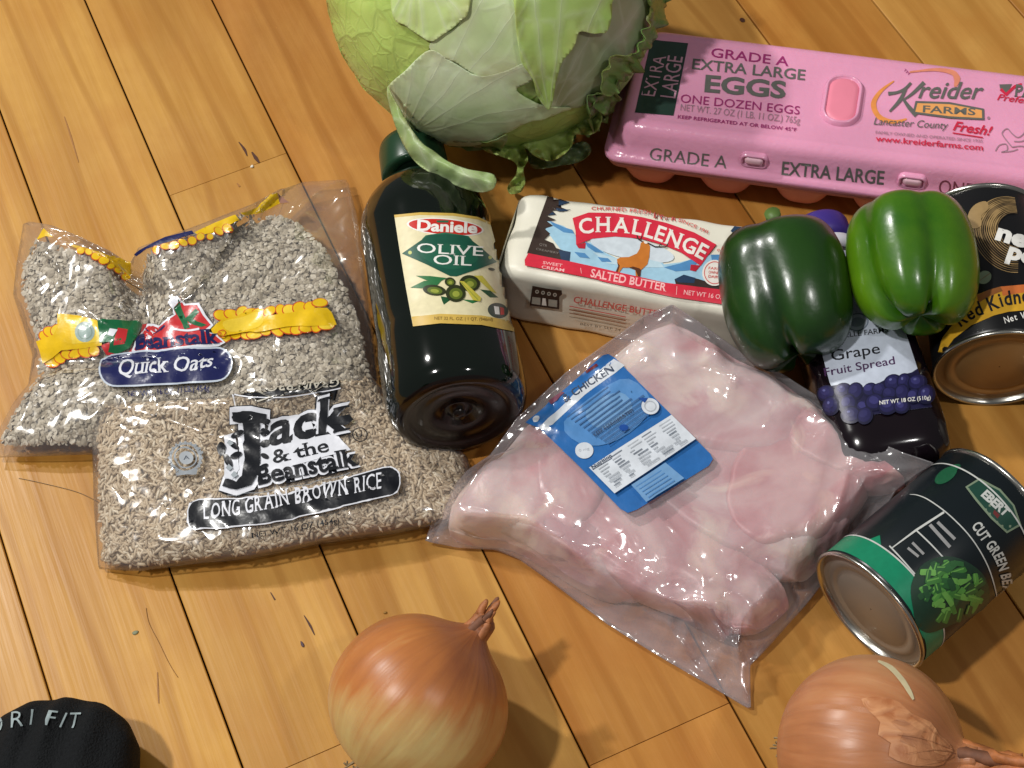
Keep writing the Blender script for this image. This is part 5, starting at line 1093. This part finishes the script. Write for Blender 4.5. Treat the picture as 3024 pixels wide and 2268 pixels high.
# ================================================================== lettuce
C1 = (900, 0, 1.8433); k1 = crop(C1)
def leaf_material(name, vein, fan=True, net=60, edge=(150, 120, 70), edge_amt=0.35, strength=0.7):
    mt, nt, b = newmat(name); N = nt.nodes.new; L = nt.links.new
    uv = N('ShaderNodeUVMap'); tc = N('ShaderNodeTexCoord'); oi = N('ShaderNodeObjectInfo'); at = N('ShaderNodeAttribute'); at.attribute_name = 'tone'
    def noise(v, sc_, det, dist=0.0):
        n = N('ShaderNodeTexNoise'); n.inputs['Scale'].default_value = sc_; n.inputs['Detail'].default_value = det; n.inputs['Distortion'].default_value = dist; L(v, n.inputs[0]); return n
    def rng_(v, a, c, lo, hi):
        r = N('ShaderNodeMapRange'); r.inputs[1].default_value = a; r.inputs[2].default_value = c; r.inputs[3].default_value = lo; r.inputs[4].default_value = hi; L(v, r.inputs[0]); return r.outputs[0]
    def mth(op, x, y):
        q = N('ShaderNodeMath'); q.operation = op
        for i, z in enumerate((x, y)):
            if isinstance(z, (int, float)): q.inputs[i].default_value = z
            else: L(z, q.inputs[i])
        return q.outputs[0]
    def mix(f, a, c, mode='MIX'):
        q = N('ShaderNodeMix'); q.data_type = 'RGBA'; q.blend_type = mode
        if isinstance(f, (int, float)): q.inputs[0].default_value = f
        else: L(f, q.inputs[0])
        for i, z in ((6, a), (7, c)):
            if isinstance(z, tuple): q.inputs[i].default_value = z
            else: L(z, q.inputs[i])
        return q.outputs[2]
    # wandering coordinates for the vein net
    nv = noise(tc.outputs['Object'], 26, 3); vm = N('ShaderNodeVectorMath'); vm.operation = 'MULTIPLY_ADD'; vm.inputs[1].default_value = (0.02, 0.02, 0.02)
    L(nv.outputs[1], vm.inputs[0]); L(tc.outputs['Object'], vm.inputs[2])
    vo = N('ShaderNodeTexVoronoi'); vo.feature = 'DISTANCE_TO_EDGE'; vo.inputs['Scale'].default_value = net; L(vm.outputs[0], vo.inputs['Vector'])
    netm = rng_(vo.outputs['Distance'], 0.0, 0.07, 1.0, 0.0)
    vo2 = N('ShaderNodeTexVoronoi'); vo2.feature = 'DISTANCE_TO_EDGE'; vo2.inputs['Scale'].default_value = net * 2.6; L(vm.outputs[0], vo2.inputs['Vector'])
    net2 = rng_(vo2.outputs['Distance'], 0.0, 0.10, 0.5, 0.0)
    if fan:
        mp = N('ShaderNodeMapping'); mp.inputs['Scale'].default_value = (1, 0.35, 1); L(uv.outputs[0], mp.inputs[0])
        nd = noise(mp.outputs[0], 3.0, 3); sp = N('ShaderNodeSeparateXYZ'); L(uv.outputs[0], sp.inputs[0])
        ang = mth('ADD', mth('MULTIPLY', sp.outputs[0], 11.0), mth('MULTIPLY', nd.outputs[0], 3.0)); sn = mth('ABSOLUTE', mth('SINE', ang, 0), 0)
        fanm = rng_(sn, 0.0, 0.16, 0.75, 0.0); soft = rng_(sn, 0.0, 0.7, 0.5, 0.0)
        veins = mth('MAXIMUM', mth('MAXIMUM', fanm, soft), mth('MULTIPLY', netm, 0.35))
    else: veins = mth('MAXIMUM', netm, net2)
    big = noise(tc.outputs['Object'], 16, 4, 0.8)
    base = mix(rng_(big.outputs[0], 0.35, 0.68, 0.0, 1.0), oi.outputs['Color'], mix(1.0, oi.outputs['Color'], (0.72, 0.80, 0.62, 1), 'MULTIPLY'))
    c = mix(mth('MULTIPLY', veins, strength), base, lin(vein))
    n5 = noise(tc.outputs['Object'], 55, 3); ed = mth('MULTIPLY', mth('MULTIPLY', at.outputs['Fac'], rng_(n5.outputs[0], 0.42, 0.62, 0, 1)), edge_amt)
    c = mix(ed, c, lin(edge)); L(c, b.inputs['Base Color'])
    b.inputs['Roughness'].default_value = 0.36; b.inputs['Specular IOR Level'].default_value = 0.4; b.inputs['Subsurface Weight'].default_value = 0.12; b.inputs['Subsurface Radius'].default_value = (0.004, 0.006, 0.002); b.inputs['Subsurface Scale'].default_value = 0.8
    bp = N('ShaderNodeBump'); bp.inputs['Strength'].default_value = 0.35; bp.inputs['Distance'].default_value = 0.0018; hh = mth('ADD', mth('MULTIPLY', veins, 0.55), mth('MULTIPLY', big.outputs[0], 1.5)); L(hh, bp.inputs['Height']); L(bp.outputs[0], b.inputs['Normal'])
    return mt
LF_FAN = leaf_material('lettuce_rib_leaf', (226, 234, 206), True, 30, strength=0.55)
LF_NET = leaf_material('lettuce_net_leaf', (140, 164, 80), False, 34, (120, 92, 50), 0.5, 0.30)
LC = PD(1068, -34, 0.100); LR = 0.1015
lett = thing('lettuce', 'large head of iceberg lettuce with loose outer leaves', 'lettuce', (LC[0], LC[1], 0))
bm = bmesh.new(); bmesh.ops.create_icosphere(bm, subdivisions=6, radius=1.0); V = np.array([v.co[:] for v in bm.verts]); F = [tuple(q.index for q in f.verts) for f in bm.faces]; bm.free()
disp = 0.028 * ns3(V, 0.32, 3) + 0.012 * np.abs(ns3(V, 0.7, 4)); VV = LC + V * LR * (1 + disp)[:, None] * np.array([1.03, 1.0, 0.97])
VV[:, 2] = np.maximum(VV[:, 2], 0.0)
core = mk('head', VV, F, LF_NET, lett, uv=np.stack([np.arctan2(V[:, 1], V[:, 0]) / 6.28, V[:, 2]], 1), tone=np.zeros(len(V))); core.color = lin((184, 208, 122))
lb_ = bvh_of(core)
def leaf_sheet(poly, cell=9):
    poly = smooth_line([p[:2] for p in poly], 5, True)
    bm = bmesh.new(); S_ = [k1(*p) for p in poly]
    T_ = tessellate_polygon([[Vector((x, y, 0)) for x, y in S_]]); vs = [bm.verts.new((x, y, 0)) for x, y in S_]
    for f in T_:
        try: bm.faces.new([vs[i] for i in f])
        except ValueError: pass
    co = np.array(S_); lo, hi = co.min(0), co.max(0)
    for ax in (0, 1):
        c = math.ceil(lo[ax] / cell) * cell
        while c < hi[ax]:
            pl = [0, 0, 0]; pl[ax] = c; no = [0, 0, 0]; no[ax] = 1
            bmesh.ops.bisect_plane(bm, geom=bm.verts[:] + bm.edges[:] + bm.faces[:], plane_co=pl, plane_no=no); c += cell
    bmesh.ops.triangulate(bm, faces=bm.faces[:]); bmesh.ops.remove_doubles(bm, verts=bm.verts[:], dist=0.4); bm.verts.index_update()
    XY = np.array([v.co[:2] for v in bm.verts]); F = [tuple(q.index for q in f.verts) for f in bm.faces]; bm.free()
    return XY, F, np.array(S_)
def leaf(poly, off, colr, mt, origin, curl=0.004, ruffle=0.0015, seed=0, zf=None, cell=9, th=0.0004, width=34):
    XY, F, S_ = leaf_sheet(poly, cell); ed = poly_dist(XY[:, 0], XY[:, 1], S_); e = np.exp(-(ed / width) ** 1.3)
    lift = off + curl * e ** 2 + ruffle * (0.5 + 0.5 * e) * ns(XY[:, 0] / 100, XY[:, 1] / 100, 0.9, seed) + ruffle * (1.5 if ruffle > 0.0019 else 0.4) * e * ns(XY[:, 0] / 100, XY[:, 1] / 100, 2.2, seed + 1)
    V = []
    if zf is None:
        o = Vector(CAM)
        for (x, y), l in zip(XY, lift):
            d = Vector(RW @ np.array([(x - CX) / FP, (y - CY) / FP, 1.0])).normalized(); loc, no, ix, ds = lb_.ray_cast(o, d)
            if loc is None: loc, no, ix, ds = lb_.find_nearest(o + d * 1.08)
            no = (Vector(loc) - Vector(LC)).normalized(); V.append(loc + no * l)
        V = np.array(V)
    else:
        V = Pv(XY[:, 0], XY[:, 1], np.maximum(zf(XY[:, 0], XY[:, 1]) + lift, 0.001))
    og_ = np.array(k1(*origin)); dx, dy = XY[:, 0] - og_[0], XY[:, 1] - og_[1]
    ob_ = mk('leaf', V, F, mt, lett, uv=np.stack([np.arctan2(dx, -dy), np.hypot(dx, dy) / 300], 1), tone=e); ob_.color = lin(colr); solidify(ob_, th)
    return ob_
leaf([(560, 620), (640, 700), (760, 740), (900, 750), (1000, 740), (1100, 700), (1060, 800), (960, 850), (860, 840), (760, 870), (660, 860), (600, 780)], 0.0010, (100, 128, 66), LF_FAN, (620, 600), 0.002, seed=9)
leaf([(1440, 215), (1500, 150), (1620, 90), (1700, -380), (1900, -380), (1870, 100), (1800, 250), (1700, 400), (1580, 510), (1450, 575), (1290, 575), (1340, 430)], 0.0012, (174, 182, 144), LF_FAN, (1330, 620), 0.0003, 0.0010, 15)
leaf([(120, -420), (112, 100), (128, 230), (165, 330), (220, 420), (305, 520), (400, 610), (480, 668), (540, 600), (500, 500), (580, 390), (660, 290), (712, 215), (640, 140), (540, 40), (500, -420)], 0.0012, (190, 214, 116), LF_NET, (480, 600), 0.0003, 0.0010, 11)
leaf([(690, 262), (720, 195), (860, 90), (960, -420), (1170, -420), (1165, 100), (1200, 330), (1100, 380), (940, 400), (820, 330)], 0.0017, (218, 236, 180), LF_FAN, (620, 700), 0.0002, 0.0006, 12)
leaf([(462, 482), (560, 372), (690, 262), (800, 322), (940, 398), (1080, 380), (1200, 330), (1230, 420), (1150, 480), (1300, 560), (1440, 570), (1340, 612), (1200, 652), (1030, 738), (900, 776), (770, 766), (640, 728), (560, 640)], 0.0023, (220, 238, 192), LF_FAN, (540, 740), 0.0002, 0.0007, 13)
leaf([(476, -420), (496, 48), (560, 128), (640, 180), (700, 212), (740, 196), (850, 112), (905, 20), (940, -420)], 0.0030, (204, 224, 148), LF_FAN, (620, -200), 0.0008, 0.0008, 14)
leaf([(1128, -420), (1140, 80), (1158, 250), (1180, 330), (1228, 400), (1250, 480), (1285, 535), (1312, 548), (1340, 470), (1352, 420), (1372, 330), (1440, 225), (1470, 160), (1560, 165), (1625, 100), (1660, -420)], 0.0040, (190, 220, 126), LF_FAN, (1310, 560), 0.0020, 0.0014, 16)
leaf([(1720, -420), (1990, -420), (1980, 20), (1890, 110), (1850, 210), (1770, 300), (1720, 400), (1640, 500), (1590, 560), (1540, 530), (1670, 400), (1760, 250), (1820, 100), (1820, 0)], 0.0030, (108, 142, 76), LF_NET, (1600, 600), 0.0030, 0.0030, 17, width=20, th=0.0004)
leaf([(1600, 300), (1700, 250), (1740, 310), (1680, 400), (1620, 460), (1560, 440)], 0.0050, (120, 150, 84), LF_NET, (1500, 500), 0.003, 0.0030, 27, width=16, th=0.0004)
leaf([(1500, 520), (1600, 470), (1660, 480), (1640, 570), (1600, 680), (1560, 770), (1500, 830), (1470, 760), (1520, 640)], 0.0035, (92, 116, 66), LF_NET, (1500, 800), 0.004, 0.0040, 28, width=16, th=0.0004)
ya, yb_ = k1(0, 560)[1], k1(0, 1050)[1]
leaf([(926, 762), (1010, 720), (1100, 676), (1240, 640), (1390, 590), (1450, 566), (1540, 556), (1600, 600), (1618, 645), (1590, 715), (1540, 735), (1470, 735), (1455, 790), (1400, 850), (1330, 876), (1255, 850), (1200, 806), (1215, 870), (1190, 920), (1200, 990), (1175, 1045), (1120, 1055), (1105, 1015), (1150, 950), (1150, 890), (1080, 856), (1000, 830), (955, 800)],
     0.0, (176, 196, 112), LF_NET, (1100, 620), 0.004, 0.005, 18, zf=lambda x, y: 0.066 - 0.050 * (y - ya) / (yb_ - ya), width=20)
leaf([(1180, 790), (1300, 830), (1420, 800), (1520, 770), (1560, 820), (1500, 880), (1400, 900), (1280, 920), (1230, 900)], 0.0, (104, 120, 92), LF_NET, (1200, 700), 0.002, 0.004, 19, zf=lambda x, y: 0.016 + 0 * x, width=20)
# thin outer leaf that droops over the neck of the bottle, its edge rolled up
ca_, cb__ = k1(0, 480)[1], k1(0, 1040)[1]
FOLD = np.array([k1(*p) for p in ((470, 500), (520, 640), (600, 770), (720, 870), (860, 950), (1010, 990))])
def fold_z(x, y):
    d = np.full(np.shape(x), 1e9)
    for i_ in range(len(FOLD) - 1): d = np.minimum(d, seg_d(x, y, FOLD[i_], FOLD[i_ + 1])[0])
    return 0.104 - 0.022 * np.clip((y - ca_) / (cb__ - ca_), 0, 1) - 0.0052 * np.clip(d / 26, 0, 1.6) ** 1.4
leaf([(452, 470), (476, 520), (520, 596), (572, 690), (640, 780), (700, 822), (780, 880), (880, 920), (960, 935), (1025, 950), (1042, 985), (1024, 1030), (960, 1046), (880, 1030), (800, 1000), (700, 950), (610, 890), (545, 800), (500, 700), (468, 600), (450, 520)], 0.0, (158, 182, 124), LF_FAN, (430, 380), 0.0012, 0.0016, 51, zf=fold_z, cell=6, th=0.0005, width=14)

# ================================================================== foot in a sock
E3 = (0, 1900, 3.6867)
tipw = PD(138, 1520, 0.026); bk = PD(50, 2000, 0.026) - tipw; bk[2] = 0; bk = unit(bk); sd = np.array([-bk[1], bk[0], 0])
foot = thing('person', "tip of a person's foot in a black sock with grey lettering across the toes", 'person', (tipw + bk * 0.1)[:2].tolist() + [0])
lp = []
for s, hw_, zt, zb_, sh in ((0.0, 0.010, 0.033, 0.014, 0.004), (0.003, 0.022, 0.040, 0.008, 0.004), (0.010, 0.033, 0.046, 0.004, 0.003), (0.022, 0.041, 0.050, 0.001, 0.002), (0.042, 0.0455, 0.052, 0.0, 0.0), (0.075, 0.047, 0.056, 0.0, -0.001), (0.11, 0.044, 0.064, 0.001, 0), (0.15, 0.039, 0.078, 0.001, 0), (0.19, 0.035, 0.095, 0.0, 0), (0.225, 0.032, 0.09, 0.0, 0), (0.245, 0.022, 0.07, 0.006, 0)):
    ring = []
    for k in range(48):
        t = 2 * math.pi * k / 48; e = 0.78; x = math.copysign(abs(math.cos(t)) ** e, math.cos(t)) * hw_; z = math.copysign(abs(math.sin(t)) ** e, math.sin(t)) * (zt - zb_) / 2 + (zt + zb_) / 2
        z += 0.004 * math.exp(-((s - 0.02) / 0.03) ** 2) * (1 - abs(x) / 0.05) * math.sin(x * 330 + 1.0) * (z > 0.03)
        ring.append(tipw * [1, 1, 0] + bk * s + sd * (x + sh) + np.array([0, 0, z]))
    lp.append(ring)
V1, F1 = loft(lp)
lp = []
for z, rx, ry, s in ((0.045, 0.030, 0.034, 0.200), (0.075, 0.030, 0.036, 0.198), (0.10, 0.030, 0.037, 0.198), (0.14, 0.031, 0.037, 0.202), (0.20, 0.037, 0.044, 0.206), (0.28, 0.046, 0.053, 0.212)):
    lp.append([tipw * [1, 1, 0] + bk * (s + ry * math.cos(2 * math.pi * k / 40)) + sd * rx * math.sin(2 * math.pi * k / 40) + np.array([0, 0, z]) for k in range(40)])
V2, F2 = loft(lp); n1 = len(V1)
sockm = plain('black_sock', (20, 22, 24), 0.85, spec=0.2, noise=0.35, nscale=700, bump=0.6, bscale=900)
sock = mk('sock', V1 + V2, F1 + [tuple(i + n1 for i in f) for f in F2], sockm, foot)
md = sock.modifiers.new('one_skin', 'REMESH'); md.mode = 'VOXEL'; md.voxel_size = 0.0022; md.use_smooth_shade = True
md = sock.modifiers.new('soft', 'SMOOTH'); md.iterations = 4
a = Art(E3)
a.path('DRI FIT', [(-70, 1010), (40, 950), (210, 912), (400, 892), (560, 905), (720, 932), (860, 930)], 165, ink((150, 164, 166), 0.7), -0.004, 0.25, gap=0.30)
a.build('lettering', sock, bvh_of(sock), off=0.0010, cell=16)
